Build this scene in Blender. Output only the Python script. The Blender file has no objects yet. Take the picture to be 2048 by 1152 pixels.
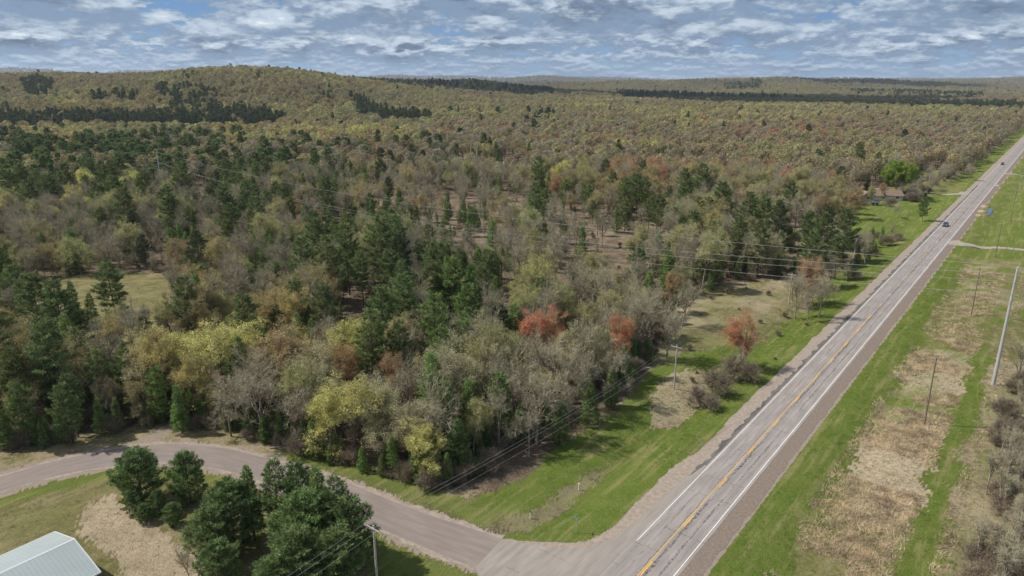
import bpy, math, random
import numpy as np
from mathutils import Vector, noise as mnoise

PI = math.pi
SC = bpy.context.scene
COL = SC.collection
rng = np.random.default_rng(7)
random.seed(7)

# ------------------------------------------------------------------ camera
CAMH = 58.0
PITCH = math.radians(16.5)
FPX = 1400.0                      # focal length in pixels of a 2048 px wide picture
cam = bpy.data.cameras.new('camera')
cam.sensor_width = 36.0
cam.lens = 36.0 * FPX / 2048.0
cam.clip_start = 1.0
cam.clip_end = 60000.0
camo = bpy.data.objects.new('camera', cam)
COL.objects.link(camo)
camo.location = (0, 0, CAMH)
camo.rotation_euler = (PI / 2 - PITCH, 0, 0)
SC.camera = camo

# ------------------------------------------------------------------ sun and sky
SUN_EL = math.radians(50)
SUN_DIR = Vector((-math.cos(SUN_EL) * 0.995, math.cos(SUN_EL) * 0.10, math.sin(SUN_EL))).normalized()
sl = bpy.data.lights.new('sun', 'SUN')
sl.energy = 4.7
sl.angle = math.radians(0.53)
sl.color = (1.0, 0.94, 0.84)
so = bpy.data.objects.new('sun', sl)
COL.objects.link(so)
so.rotation_euler = SUN_DIR.to_track_quat('Z', 'Y').to_euler()
SC.view_settings.view_transform = 'Standard'
SC.view_settings.look = 'None'
SC.view_settings.exposure = 0.18
SC.view_settings.gamma = 1.0


class NT:
    """small helper for node trees"""
    def __init__(s, tree):
        s.t = tree
        s.n = tree.nodes
        s.l = tree.links

    def node(s, typ, **kw):
        n = s.n.new(typ)
        for k, v in kw.items():
            setattr(n, k, v)
        return n

    def put(s, sock, v):
        if v is None:
            return
        if isinstance(v, bpy.types.NodeSocket):
            s.l.new(v, sock)
        elif isinstance(v, (tuple, list)) and len(v) == 3 and sock.type == 'RGBA':
            sock.default_value = (*v, 1)
        else:
            sock.default_value = v

    def math(s, op, a, b=None, c=None, clamp=False):
        n = s.node('ShaderNodeMath', operation=op, use_clamp=clamp)
        s.put(n.inputs[0], a)
        s.put(n.inputs[1], b)
        s.put(n.inputs[2], c)
        return n.outputs[0]

    def vmath(s, op, a, b=None, out=0):
        n = s.node('ShaderNodeVectorMath', operation=op)
        s.put(n.inputs[0], a)
        if op == 'SCALE':
            s.put(n.inputs[3], b)
        else:
            s.put(n.inputs[1], b)
        return n.outputs[out]

    def noise(s, vec, scale, detail=4, rough=0.55, dist=0.0, out=0, lac=2.0):
        n = s.node('ShaderNodeTexNoise')
        s.put(n.inputs['Vector'], vec)
        s.put(n.inputs['Scale'], scale)
        s.put(n.inputs['Detail'], detail)
        s.put(n.inputs['Roughness'], rough)
        s.put(n.inputs['Distortion'], dist)
        s.put(n.inputs['Lacunarity'], lac)
        return n.outputs[out]

    def ramp(s, v, lo, hi, a=0.0, b=1.0, smooth=True):
        n = s.node('ShaderNodeMapRange')
        if smooth:
            n.interpolation_type = 'SMOOTHSTEP'
        for i, x in enumerate((v, lo, hi, a, b)):
            s.put(n.inputs[i], x)
        return n.outputs[0]

    def mix(s, f, a, b, blend='MIX'):
        n = s.node('ShaderNodeMix', data_type='RGBA', blend_type=blend)
        s.put(n.inputs[0], f)
        s.put(n.inputs[6], a)
        s.put(n.inputs[7], b)
        return n.outputs[2]


world = bpy.data.worlds.new('World')
SC.world = world
world.use_nodes = True
world.node_tree.nodes.clear()
w = NT(world.node_tree)
sky = w.node('ShaderNodeTexSky', sky_type='NISHITA')
sky.sun_disc = False
sky.sun_elevation = SUN_EL
sky.sun_rotation = math.atan2(SUN_DIR.x, SUN_DIR.y)
sky.altitude = 300
sky.air_density = 1.0
sky.dust_density = 0.6
sky.ozone_density = 2.0
tc = w.node('ShaderNodeTexCoord')
sep = w.node('ShaderNodeSeparateXYZ')
w.put(sep.inputs[0], tc.outputs['Generated'])
zup = w.math('MAXIMUM', sep.outputs[2], 0.0)


def cloud_layer(k, kz, up, seed, det):
    """one belt of cumulus: k = fineness round the compass, kz = fineness in elevation"""
    cb = w.node('ShaderNodeCombineXYZ')
    w.put(cb.inputs[0], w.math('MULTIPLY', sep.outputs[0], k))
    w.put(cb.inputs[1], w.math('ADD', w.math('MULTIPLY', sep.outputs[1], k), seed))
    w.put(cb.inputs[2], w.math('ADD', w.math('MULTIPLY', zup, kz), up))
    n = w.noise(cb.outputs[0], 0.95, det, 0.60, 0.0)
    m = w.noise(cb.outputs[0], 2.2, 4.0, 0.62, 0.0)
    billow = w.math('ABSOLUTE', w.math('SUBTRACT', w.math('MULTIPLY', m, 2.0), 1.0))
    return w.math('ADD', n, w.math('MULTIPLY', billow, 0.42))


def cloud_field(up):
    hi = cloud_layer(6.0, 17, up, 3.7, 6.0)
    mid = cloud_layer(11, 38, up * 1.1, 11.3, 5.0)
    low = cloud_layer(21, 95, up * 1.2, 23.1, 4.0)
    f1 = w.ramp(zup, 0.045, 0.075)
    f2 = w.ramp(zup, 0.016, 0.036)
    a = w.math('ADD', w.math('MULTIPLY', hi, f1), w.math('MULTIPLY', mid, w.math('SUBTRACT', 1.0, f1)))
    a = w.math('ADD', w.math('MULTIPLY', a, f2), w.math('MULTIPLY', low, w.math('SUBTRACT', 1.0, f2)))
    return a


c0 = cloud_field(0.0)
c1 = cloud_field(0.30)
cover = w.ramp(c0, 0.425, 0.48)
relief = w.math('SUBTRACT', c0, c1)                       # >0 where the cloud thins out above: its lit top
lit = w.ramp(relief, -0.07, 0.15)
core = w.ramp(c0, 0.50, 0.76)
dark_c = w.mix(core, (2.1, 2.95, 4.2), (0.95, 1.4, 2.15))
lite_c = w.mix(lit, dark_c, (5.1, 6.0, 7.0))
hot = w.ramp(relief, 0.15, 0.28)
lite_c = w.mix(hot, lite_c, (7.8, 8.1, 8.4))
haze_f = w.ramp(zup, 0.0, 0.045, 0.55, 0.0)
blue = w.mix(w.ramp(zup, 0.0, 0.10), (1.9, 3.5, 5.8), (0.95, 2.3, 4.8))
gap = w.mix(0.85, sky.outputs[0], blue)
cl = w.mix(cover, gap, lite_c)
cl = w.mix(haze_f, cl, (2.6, 4.1, 5.8))
# high overhead the deck is broken: mostly Nishita sky, lightly veiled
over = w.ramp(zup, 0.2, 0.6)
cl = w.mix(over, cl, w.mix(w.math('MULTIPLY', cover, 0.6), sky.outputs[0], (4.2, 4.6, 5.2)))
bg = w.node('ShaderNodeBackground')
w.put(bg.inputs[0], cl)
bg.inputs[1].default_value = 0.10
wo = w.node('ShaderNodeOutputWorld')
w.l.new(bg.outputs[0], wo.inputs[0])

# ------------------------------------------------------------------ projection helpers (photo pixel -> place on the ground)
cP, sP = math.cos(PITCH), math.sin(PITCH)


def gp(px, py, z=0.0):
    u = (px - 1024) / FPX
    v = (py - 576) / FPX
    t = (CAMH - z) / (v * cP + sP)
    return (u * t, (cP - v * sP) * t)


def at_dist(px, py, Y):
    """the point on the ray through a pixel at forward distance Y"""
    u = (px - 1024) / FPX
    v = (py - 576) / FPX
    t = Y / (cP - v * sP)
    return (u * t, Y, CAMH - t * (v * cP + sP))


def project(x, y, z):
    dz = CAMH - z
    depth = y * cP + dz * sP
    depth = np.where(np.abs(depth) < 1e-3, 1e-3, depth)
    v = (dz * cP - y * sP) / depth
    u = x / depth
    return u * FPX + 1024, v * FPX + 576, depth


PHI = math.radians(37.9)
HD = np.array([math.sin(PHI), math.cos(PHI)])          # direction of the highway
HN = np.array([math.cos(PHI), -math.sin(PHI)])         # to its right
H0 = np.array(gp(1277, 1152))


def hw(x, y):
    dx, dy = x - H0[0], y - H0[1]
    return dx * HN[0] + dy * HN[1], dx * HD[0] + dy * HD[1]      # d (right +), a (along)


def hwp(d, a):
    p = H0 + HN * d + HD * a
    return float(p[0]), float(p[1])


def inpoly(x, y, poly):
    x = np.asarray(x); y = np.asarray(y)
    c = np.zeros(x.shape, bool)
    n = len(poly)
    for i in range(n):
        x1, y1 = poly[i]; x2, y2 = poly[(i + 1) % n]
        cond = ((y1 > y) != (y2 > y))
        with np.errstate(divide='ignore', invalid='ignore'):
            xi = (x2 - x1) * (y - y1) / (y2 - y1 + 1e-12) + x1
        c ^= cond & (x < xi)
    return c


def vnoise(x, y, s, seed=0):
    """cheap smooth value noise on arrays, 0..1"""
    x = np.asarray(x) / s; y = np.asarray(y) / s
    xi = np.floor(x).astype(np.int64); yi = np.floor(y).astype(np.int64)
    fx = x - xi; fy = y - yi
    fx = fx * fx * (3 - 2 * fx); fy = fy * fy * (3 - 2 * fy)

    def hsh(a, b):
        n = (a * 374761393 + b * 668265263 + seed * 1442695041) & 0xffffffff
        n = ((n ^ (n >> 13)) * 1274126177) & 0xffffffff
        return ((n ^ (n >> 16)) & 0xffff) / 65535.0
    return (hsh(xi, yi) * (1 - fx) + hsh(xi + 1, yi) * fx) * (1 - fy) + (hsh(xi, yi + 1) * (1 - fx) + hsh(xi + 1, yi + 1) * fx) * fy


def fnoise(x, y, s, seed=0):
    return (vnoise(x, y, s, seed) + 0.5 * vnoise(x, y, s / 2.1, seed + 1) + 0.25 * vnoise(x, y, s / 4.3, seed + 2)) / 1.75


# side road edges, traced where they lie on the ground
SR_UP = [(-420, 1085), (-150, 992), (0, 954), (112, 922), (225, 900), (300, 890.5), (375, 889.5), (450, 897), (525, 915), (610, 941), (696, 967), (820, 1016), (1004, 1078)]
SR_LO = [(-420, 1140), (-150, 1030), (0, 984), (112, 952), (225, 932), (319, 924), (412, 934), (480, 949), (560, 977), (650, 1011), (764, 1059), (865, 1102), (951, 1136)]


def resample(pts, n):
    pts = np.array(pts, float)
    # Catmull-Rom
    out = []
    P = np.vstack([2 * pts[0] - pts[1], pts, 2 * pts[-1] - pts[-2]])
    for i in range(1, len(P) - 2):
        for t in np.linspace(0, 1, 24, endpoint=False):
            a, b, c, d = P[i - 1], P[i], P[i + 1], P[i + 2]
            out.append(0.5 * (2 * b + (c - a) * t + (2 * a - 5 * b + 4 * c - d) * t * t + (3 * b - a - 3 * c + d) * t ** 3))
    out.append(P[-2])
    out = np.array(out)
    dd = np.r_[0, np.cumsum(np.hypot(*np.diff(out, axis=0).T))]
    s = np.linspace(0, dd[-1], n)
    return np.c_[np.interp(s, dd, out[:, 0]), np.interp(s, dd, out[:, 1])]


UPG = resample([gp(*p) for p in SR_UP], 120)
LOG = resample([gp(*p) for p in SR_LO], 120)
SIDE_MID = (UPG + LOG) / 2
GEDGE = [(1004, 1078), (1052, 1082), (1109, 1086), (1165, 1084), (1202, 1069), (1232, 1050), (1270, 1009), (1315, 964), (1352, 930), (1408, 896), (1460, 850)]
APRON = [gp(*p) for p in [(951, 1136), (1004, 1078), (1060, 1090), (1120, 1097), (1180, 1095), (1230, 1075), (1270, 1045), (1310, 1008), (1360, 966), (1410, 930)]]


def seg_dist(x, y, pts):
    x = np.asarray(x); y = np.asarray(y)
    best = np.full(x.shape, 1e9)
    for (x1, y1), (x2, y2) in zip(pts[:-1], pts[1:]):
        dx, dy = x2 - x1, y2 - y1
        t = np.clip(((x - x1) * dx + (y - y1) * dy) / (dx * dx + dy * dy + 1e-9), 0, 1)
        best = np.minimum(best, np.hypot(x - x1 - t * dx, y - y1 - t * dy))
    return best


# ------------------------------------------------------------------ terrain height
HILLS = []


def hill(px, D, top, sx, sy, tree=15.0):
    """a hill whose wooded crest reaches photo row `top` at forward distance D"""
    X, Y, Z = at_dist(px, top, D)
    HILLS.append((X, D, max(Z - tree, 2), sx, sy))


hill(500, 1480, 139, 230, 330)
hill(330, 1560, 152, 300, 330)
hill(120, 1750, 149, 420, 420)
hill(-150, 1600, 146, 420, 420)
hill(-500, 1500, 140, 500, 500)
hill(640, 1800, 156, 260, 380)
hill(800, 2300, 163, 330, 420)
hill(940, 2300, 162, 150, 330)
hill(1130, 3600, 168, 420, 400)
hill(1260, 4200, 163, 360, 400)
hill(1440, 3900, 161, 360, 400)
hill(1560, 4200, 158, 330, 400)
hill(1720, 4600, 161, 420, 400)
hill(1880, 5200, 164, 400, 500)
hill(2050, 7000, 158, 700, 700)
hill(2250, 6500, 150, 900, 900)
for q in [(30, 9000, 142, 500), (280, 11000, 147, 500), (380, 11000, 146, 700), (790, 11500, 156, 400), (900, 12500, 157, 900), (1090, 10500, 157, 420),
          (1180, 12500, 159, 900), (1500, 12500, 160, 900), (1690, 9500, 161, 350), (1840, 12000, 162, 800), (2000, 10500, 162, 800), (600, 12500, 155, 900), (120, 12500, 150, 900)]:
    hill(q[0], q[1], q[2] - 3, q[3] * 1.3, 700, 10)


def terrain(x, y):
    x = np.asarray(x, float); y = np.asarray(y, float)
    z = np.zeros(np.broadcast(x, y).shape)
    for (hx, hy, hz, sx, sy) in HILLS:
        z = z + 0  # keep shape
        g = hz * np.exp(-0.5 * (((x - hx) / sx) ** 2 + ((y - hy) / sy) ** 2))
        z = np.maximum(z, g) + 0.04 * np.minimum(z, g)
    r = np.hypot(x, y)
    d, a = hw(x, y)
    far = np.clip((r - 900) / 1500, 0, 1)
    roadfar = np.clip((np.abs(d) - 60) / 300, 0, 1)
    z = z * np.clip((r - 600) / 600, 0, 1) * np.where(r < 6000, roadfar, 1)
    z = z + (fnoise(x, y, 420, 3) - 0.45) * 12 * far * roadfar + (fnoise(x, y, 150, 9) - 0.5) * 7 * far * roadfar
    # roadside ditches
    sd = np.where(r < 260, seg_dist(x, y, [tuple(p) for p in SIDE_MID[::6]] + [gp(1217, 1145)]), 99) if np.ndim(x) else 99
    culv = np.clip((sd - 6) / 8, 0, 1)
    dl = -d
    z = z - 0.9 * culv * np.exp(-((dl - 15.0) / 3.6) ** 2) * (r < 3000)
    z = z - 0.8 * culv * np.exp(-((d - 14.5) / 3.2) ** 2) * (r < 3000)
    rough = np.clip((np.minimum(np.abs(d) - 9, sd - 6)) / 10, 0, 1)
    z = z + rough * (fnoise(x, y, 9, 21) - 0.5) * 0.35 * np.clip(1 - r / 1500, 0, 1)
    return z


def tz(x, y):
    return float(terrain(np.array([x]), np.array([y]))[0])


# ------------------------------------------------------------------ mesh helpers
class MB:
    def __init__(s):
        s.v = []; s.f = []; s.m = []; s.n = 0; s.col = []

    def add(s, v, f, m=0):
        v = np.asarray(v, float).reshape(-1, 3); f = np.asarray(f, int)
        s.v.append(v); s.f.append((f + s.n)); s.m.append(np.full(len(f), m)); s.n += len(v)

    def box(s, c, d, m=0, rz=0.0):
        x, y, z = [k / 2 for k in d]
        v = np.array([(-x, -y, -z), (x, -y, -z), (x, y, -z), (-x, y, -z), (-x, -y, z), (x, -y, z), (x, y, z), (-x, y, z)])
        if rz:
            ca, sa = math.cos(rz), math.sin(rz)
            v = np.c_[v[:, 0] * ca - v[:, 1] * sa, v[:, 0] * sa + v[:, 1] * ca, v[:, 2]]
        s.add(v + np.array(c), [(0, 3, 2, 1), (4, 5, 6, 7), (0, 1, 5, 4), (1, 2, 6, 5), (2, 3, 7, 6), (3, 0, 4, 7)], m)

    def tubes(s, p0, p1, r0, r1, k=5, m=0):
        """independent frusta, vectorised"""
        p0 = np.asarray(p0, float).reshape(-1, 3); p1 = np.asarray(p1, float).reshape(-1, 3)
        n = len(p0)
        r0 = np.broadcast_to(np.asarray(r0, float), (n,)); r1 = np.broadcast_to(np.asarray(r1, float), (n,))
        ax = p1 - p0; ax /= np.linalg.norm(ax, axis=1)[:, None] + 1e-9
        ref = np.where(np.abs(ax[:, 2:3]) > 0.9, np.array([[1.0, 0, 0]]), np.array([[0, 0, 1.0]]))
        a = np.cross(ax, ref); a /= np.linalg.norm(a, axis=1)[:, None] + 1e-9
        b = np.cross(ax, a)
        ang = np.arange(k) * 2 * PI / k
        ring = a[:, None, :] * np.cos(ang)[None, :, None] + b[:, None, :] * np.sin(ang)[None, :, None]
        v = np.concatenate([p0[:, None, :] + ring * r0[:, None, None], p1[:, None, :] + ring * r1[:, None, None]], axis=1)
        base = (np.arange(n) * 2 * k)[:, None, None]
        i = np.arange(k); j = (i + 1) % k
        q = np.stack([i, i + k, j + k, j], axis=1)[None]
        s.add(v.reshape(-1, 3), (base + q).reshape(-1, 4), m)

    def tube_path(s, pts, r, k=8, m=0, cap=False):
        pts = np.asarray(pts, float); r = np.broadcast_to(np.asarray(r, float), (len(pts),))
        t = np.gradient(pts, axis=0); t /= np.linalg.norm(t, axis=1)[:, None] + 1e-9
        ref = np.array([0, 0, 1.0]) if abs(t[0, 2]) < 0.9 else np.array([1.0, 0, 0])
        a = np.cross(t, ref); a /= np.linalg.norm(a, axis=1)[:, None] + 1e-9
        b = np.cross(t, a)
        ang = np.arange(k) * 2 * PI / k
        v = pts[:, None, :] + (a[:, None, :] * np.cos(ang)[None, :, None] + b[:, None, :] * np.sin(ang)[None, :, None]) * r[:, None, None]
        f = []
        for i in range(len(pts) - 1):
            for j in range(k):
                f.append((i * k + j, (i + 1) * k + j, (i + 1) * k + (j + 1) % k, i * k + (j + 1) % k))
        s.add(v.reshape(-1, 3), f, m)
        if cap:
            s.add(np.vstack([v[-1], pts[-1:]]), [(j, (j + 1) % k, k, k) for j in range(k)], m)

    def blades(s, c, d, wv, L, W, m=0, tri=False):
        """leaf blades: centre/base c, direction d (unit), width vector wv (unit), length L, width W"""
        c = np.asarray(c, float); n = len(c)
        L = np.broadcast_to(L, (n,))[:, None]; W = np.broadcast_to(W, (n,))[:, None]
        if tri:
            v = np.stack([c - wv * W / 2, c + wv * W / 2, c + d * L], axis=1)
            s.add(v.reshape(-1, 3), (np.arange(n)[:, None] * 3 + np.array([0, 1, 2, 2])[None]), m)
        else:
            v = np.stack([c, c + d * L * 0.5 - wv * W / 2, c + d * L, c + d * L * 0.5 + wv * W / 2], axis=1)
            s.add(v.reshape(-1, 3), (np.arange(n)[:, None] * 4 + np.array([0, 1, 2, 3])[None]), m)

    def mesh(s, name, mats, smooth=False):
        v = np.vstack(s.v) if s.v else np.zeros((0, 3))
        f = np.vstack(s.f); m = np.concatenate(s.m)
        tri = f[:, 2] == f[:, 3]
        tot = np.where(tri, 3, 4)
        start = np.r_[0, np.cumsum(tot)[:-1]]
        keep = np.ones(f.shape, bool); keep[tri, 3] = False
        me = bpy.data.meshes.new(name)
        me.vertices.add(len(v)); me.vertices.foreach_set('co', v.astype(np.float32).ravel())
        me.loops.add(int(tot.sum())); me.loops.foreach_set('vertex_index', f[keep].astype(np.int32))
        me.polygons.add(len(f)); me.polygons.foreach_set('loop_start', start.astype(np.int32))
        me.polygons.foreach_set('loop_total', tot.astype(np.int32))
        me.polygons.foreach_set('material_index', m.astype(np.int32))
        me.polygons.foreach_set('use_smooth', np.full(len(f), bool(smooth)))
        me.update(calc_edges=True)
        for q in (mats if isinstance(mats, (list, tuple)) else [mats]):
            me.materials.append(q)
        return me


def put(name, me, parent=None, loc=(0, 0, 0)):
    o = bpy.data.objects.new(name, me)
    COL.objects.link(o)
    o.location = loc
    if parent:
        o.parent = parent
    return o


def tag(o, label=None, cat=None, group=None, kind=None):
    for k, v in (('label', label), ('category', cat), ('group', group), ('kind', kind)):
        if v:
            o[k] = v
    return o


def empty(name, loc, rz=0.0, label=None, cat=None, group=None):
    o = bpy.data.objects.new(name, None)
    COL.objects.link(o)
    o.location = loc
    o.rotation_euler = (0, 0, rz)
    o.empty_display_size = 0.5
    return tag(o, label, cat, group)


# ------------------------------------------------------------------ materials
def mat(name, col, rough=0.9, spec=0.2, metal=0.0, var=0.0, vscale=3.0, bump=0.0, bscale=10.0):
    m = bpy.data.materials.new(name)
    m.use_nodes = True
    t = NT(m.node_tree)
    b = m.node_tree.nodes['Principled BSDF']
    b.inputs['Roughness'].default_value = rough
    b.inputs['Specular IOR Level'].default_value = spec
    b.inputs['Metallic'].default_value = metal
    tcn = t.node('ShaderNodeTexCoord').outputs['Object']
    if var:
        n = t.noise(tcn, vscale, 4)
        c = t.mix(t.ramp(n, 0.3, 0.7), tuple(k * (1 - var) for k in col), tuple(min(1, k * (1 + var)) for k in col))
        t.put(b.inputs['Base Color'], c)
    else:
        b.inputs['Base Color'].default_value = (*col, 1)
    if bump:
        bn = t.node('ShaderNodeBump')
        bn.inputs['Strength'].default_value = bump
        t.put(bn.inputs['Height'], t.noise(tcn, bscale, 3))
        t.l.new(bn.outputs[0], b.inputs['Normal'])
    return m


def leaf_mat(name, var_scale=0.6, trans=0.35, amp=0.35, own=None):
    """foliage: colour from the tree's own 'tint', mottled by clump and by leaf"""
    m = bpy.data.materials.new(name)
    m.use_nodes = True
    m.node_tree.nodes.clear()
    t = NT(m.node_tree)
    if own:
        col = own
    else:
        a = t.node('ShaderNodeAttribute', attribute_type='INSTANCER', attribute_name='tint')
        col = a.outputs['Color']
    tcn = t.node('ShaderNodeTexCoord').outputs['Object']
    n1 = t.ramp(t.noise(tcn, var_scale, 3), 0.32, 0.68, 1 - amp, 1 + amp)
    n2 = t.ramp(t.node('ShaderNodeNewGeometry').outputs['Random Per Island'], 0, 1, 0.72, 1.28, smooth=False)
    k = t.math('MULTIPLY', n1, n2)
    cc = t.vmath('SCALE', col, k)
    d = t.node('ShaderNodeBsdfDiffuse'); t.put(d.inputs[0], cc)
    tr = t.node('ShaderNodeBsdfTranslucent'); t.put(tr.inputs[0], cc)
    mx = t.node('ShaderNodeMixShader'); mx.inputs[0].default_value = trans
    t.l.new(d.outputs[0], mx.inputs[1]); t.l.new(tr.outputs[0], mx.inputs[2])
    o = t.node('ShaderNodeOutputMaterial')
    t.l.new(mx.outputs[0], o.inputs[0])
    return m


M = {}
M['leaf'] = leaf_mat('budding_leaves')
M['needle'] = leaf_mat('pine_needles', 0.9, 0.25, 0.5)
M['bark'] = mat('grey_brown_bark', (0.235, 0.20, 0.155), var=0.35, vscale=2.0)
M['pinebark'] = mat('pine_bark', (0.10, 0.075, 0.06), var=0.3, vscale=2.0)
M['brush'] = mat('brush_twigs', (0.23, 0.185, 0.135), var=0.3, vscale=0.5)
M['twig'] = mat('twigs', (0.34, 0.305, 0.215), var=0.3, vscale=0.5)
M['birch'] = mat('pale_birch_bark', (0.30, 0.27, 0.23), var=0.25, vscale=2.0)
M['wood_pole'] = mat('weathered_pole_wood', (0.20, 0.165, 0.135), var=0.25, vscale=3.0)
M['wood_grey'] = mat('silver_grey_pole_wood', (0.40, 0.37, 0.34), var=0.2, vscale=3.0)
M['galv'] = mat('galvanised_steel', (0.50, 0.50, 0.49), rough=0.5, spec=0.5, metal=0.3, var=0.08, vscale=1.0)
M['wire'] = mat('aluminium_wire', (0.34, 0.34, 0.34), rough=0.6, spec=0.3)
M['ceramic'] = mat('insulator_porcelain', (0.35, 0.33, 0.32), rough=0.3, spec=0.5)


# ground: five covers blended by the painted cover map, broken up by noise
def ground_mat():
    m = bpy.data.materials.new('ground_cover')
    m.use_nodes = True
    t = NT(m.node_tree)
    b = m.node_tree.nodes['Principled BSDF']
    b.inputs['Roughness'].default_value = 1.0
    b.inputs['Specular IOR Level'].default_value = 0.0
    P = t.node('ShaderNodeNewGeometry').outputs['Position']
    a = t.node('ShaderNodeAttribute', attribute_name='cover')
    sp = t.node('ShaderNodeSeparateColor'); t.l.new(a.outputs['Color'], sp.inputs[0])
    nb = t.noise(P, 0.22, 6, 0.65)
    nf = t.noise(P, 1.6, 5, 0.7)
    nff = t.noise(P, 7.0, 3, 0.7)

    def mask(s, sharp=0.27, k=0.9):
        e = t.math('ADD', s, t.math('MULTIPLY', t.math('SUBTRACT', nb, 0.5), k))
        e = t.math('ADD', e, t.math('MULTIPLY', t.math('SUBTRACT', nf, 0.5), k))
        return t.ramp(e, 0.5 - sharp, 0.5 + sharp)
    litter = t.mix(t.ramp(nb, 0.35, 0.65), (0.135, 0.103, 0.072), (0.215, 0.170, 0.122))
    litter = t.mix(t.ramp(nff, 0.35, 0.7), litter, (0.085, 0.062, 0.045))
    litter = t.mix(t.math('MULTIPLY', t.ramp(nf, 0.56, 0.66), 0.6), litter, (0.34, 0.27, 0.22))
    grass = t.mix(t.ramp(nb, 0.3, 0.7), (0.088, 0.148, 0.024), (0.150, 0.190, 0.044))
    grass = t.mix(t.ramp(nf, 0.40, 0.70, 0, 0.6), grass, (0.21, 0.20, 0.075))
    grass = t.mix(t.ramp(nff, 0.4, 0.7, 0, 0.55), grass, (0.055, 0.095, 0.012))
    olive = t.mix(t.ramp(nb, 0.35, 0.65), (0.125, 0.135, 0.040), (0.235, 0.20, 0.095))
    olive = t.mix(t.ramp(nf, 0.35, 0.7, 0, 0.7), olive, (0.26, 0.22, 0.12))
    olive = t.mix(t.ramp(nff, 0.4, 0.7, 0, 0.6), olive, (0.09, 0.10, 0.035))
    straw = t.mix(t.ramp(nf, 0.35, 0.65), (0.45, 0.37, 0.26), (0.29, 0.225, 0.155))
    straw = t.mix(t.ramp(nff, 0.42, 0.66, 0, 0.7), straw, (0.54, 0.46, 0.34))
    straw = t.mix(t.ramp(t.noise(P, 3.1, 3, 0.6), 0.56, 0.70, 0, 0.75), straw, (0.15, 0.12, 0.07))
    dirt = t.mix(t.ramp(nf, 0.3, 0.7), (0.33, 0.275, 0.23), (0.26, 0.215, 0.18))
    dirt = t.mix(t.ramp(nff, 0.4, 0.7, 0, 0.5), dirt, (0.42, 0.35, 0.29))
    cbx = t.node('ShaderNodeCombineXYZ')
    t.put(cbx.inputs[0], t.vmath('DOT_PRODUCT', P, (math.cos(PHI), -math.sin(PHI), 0), out=1))
    t.put(cbx.inputs[1], t.math('MULTIPLY', t.vmath('DOT_PRODUCT', P, (math.sin(PHI), math.cos(PHI), 0), out=1), 0.10))
    stk = t.noise(cbx.outputs[0], 0.7, 4, 0.6)
    grass = t.mix(t.ramp(stk, 0.48, 0.68, 0, 0.65), grass, (0.27, 0.245, 0.11))
    olive = t.mix(t.ramp(stk, 0.48, 0.70, 0, 0.5), olive, (0.30, 0.245, 0.15))
    c = litter
    c = t.mix(mask(a.outputs['Alpha']), c, olive)
    c = t.mix(mask(sp.outputs[1]), c, straw)
    c = t.mix(mask(sp.outputs[0]), c, grass)
    c = t.mix(mask(sp.outputs[2], 0.2, 0.35), c, dirt)
    t.put(b.inputs['Base Color'], c)
    bn = t.node('ShaderNodeBump'); bn.inputs['Strength'].default_value = 0.9; bn.inputs['Distance'].default_value = 0.25
    t.put(bn.inputs['Height'], t.math('ADD', nff, nf))
    t.l.new(bn.outputs[0], b.inputs['Normal'])
    return m


# ------------------------------------------------------------------ ground cover zones, drawn in the photo's pixels and laid on the ground
YARD = [(1690, 405), (1730, 378), (1800, 372), (1935, 380), (1925, 400), (1890, 428), (1800, 490), (1740, 500), (1700, 495), (1690, 450)]
FIELD_N = [(1808, 385), (1820, 352), (1850, 340), (1895, 335), (1900, 360), (1935, 372), (1930, 386)]
MARSH = [(1290, 775), (1330, 650), (1370, 590), (1450, 568), (1560, 560), (1660, 556), (1705, 545), (1760, 520), (1690, 620), (1600, 700), (1480, 800), (1290, 840)]
CORNER = [(575, 922), (700, 950), (860, 1000), (950, 990), (1060, 955), (1100, 905), (1190, 860), (1260, 800), (1300, 740), (1400, 700), (1500, 690), (1500, 760)] + [(1460, 850), (1408, 896), (1352, 930), (1315, 964), (1270, 1009), (1232, 1050), (1202, 1069), (1165, 1084), (1109, 1086), (1052, 1082), (1004, 1078), (800, 1010)]
CLEAR_L = [(20, 590), (70, 565), (150, 552), (250, 543), (340, 546), (385, 565), (390, 600), (330, 650), (240, 690), (120, 680), (20, 640)]
CLEAR_C = [(700, 400), (800, 385), (1050, 395), (1200, 420), (1310, 440), (1330, 480), (1290, 560), (1200, 560), (1080, 510), (900, 490), (760, 450)]
SPOT_B = [(860, 330), (1010, 322), (1075, 330), (1060, 345), (960, 352), (870, 348)]
SPOT_C = [(1560, 440), (1640, 430), (1700, 440), (1700, 500), (1640, 545), (1560, 540)]
POND = [(955, 625), (1010, 620), (1020, 660), (1015, 720), (960, 740), (945, 690)]
STRAW_L = [(170, 1010), (215, 990), (260, 1010), (330, 1070), (420, 1120), (440, 1250), (280, 1250), (240, 1120), (150, 1068)]
STRAW_M = [(1300, 790), (1340, 745), (1410, 735), (1420, 790), (1350, 850), (1300, 850)]
STRAW_S = [(960, 1060), (1060, 1020), (1140, 960), (1210, 930), (1235, 905), (1200, 960), (1120, 1020), (1050, 1065)]
MEADOW = [(1250, 800), (1310, 710), (1360, 640), (1420, 640), (1400, 720), (1330, 800), (1280, 850)]
TRACK_SPUR = [gp(*p) for p in [(230, 905), (290, 885), (330, 862), (370, 845)]]


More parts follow.
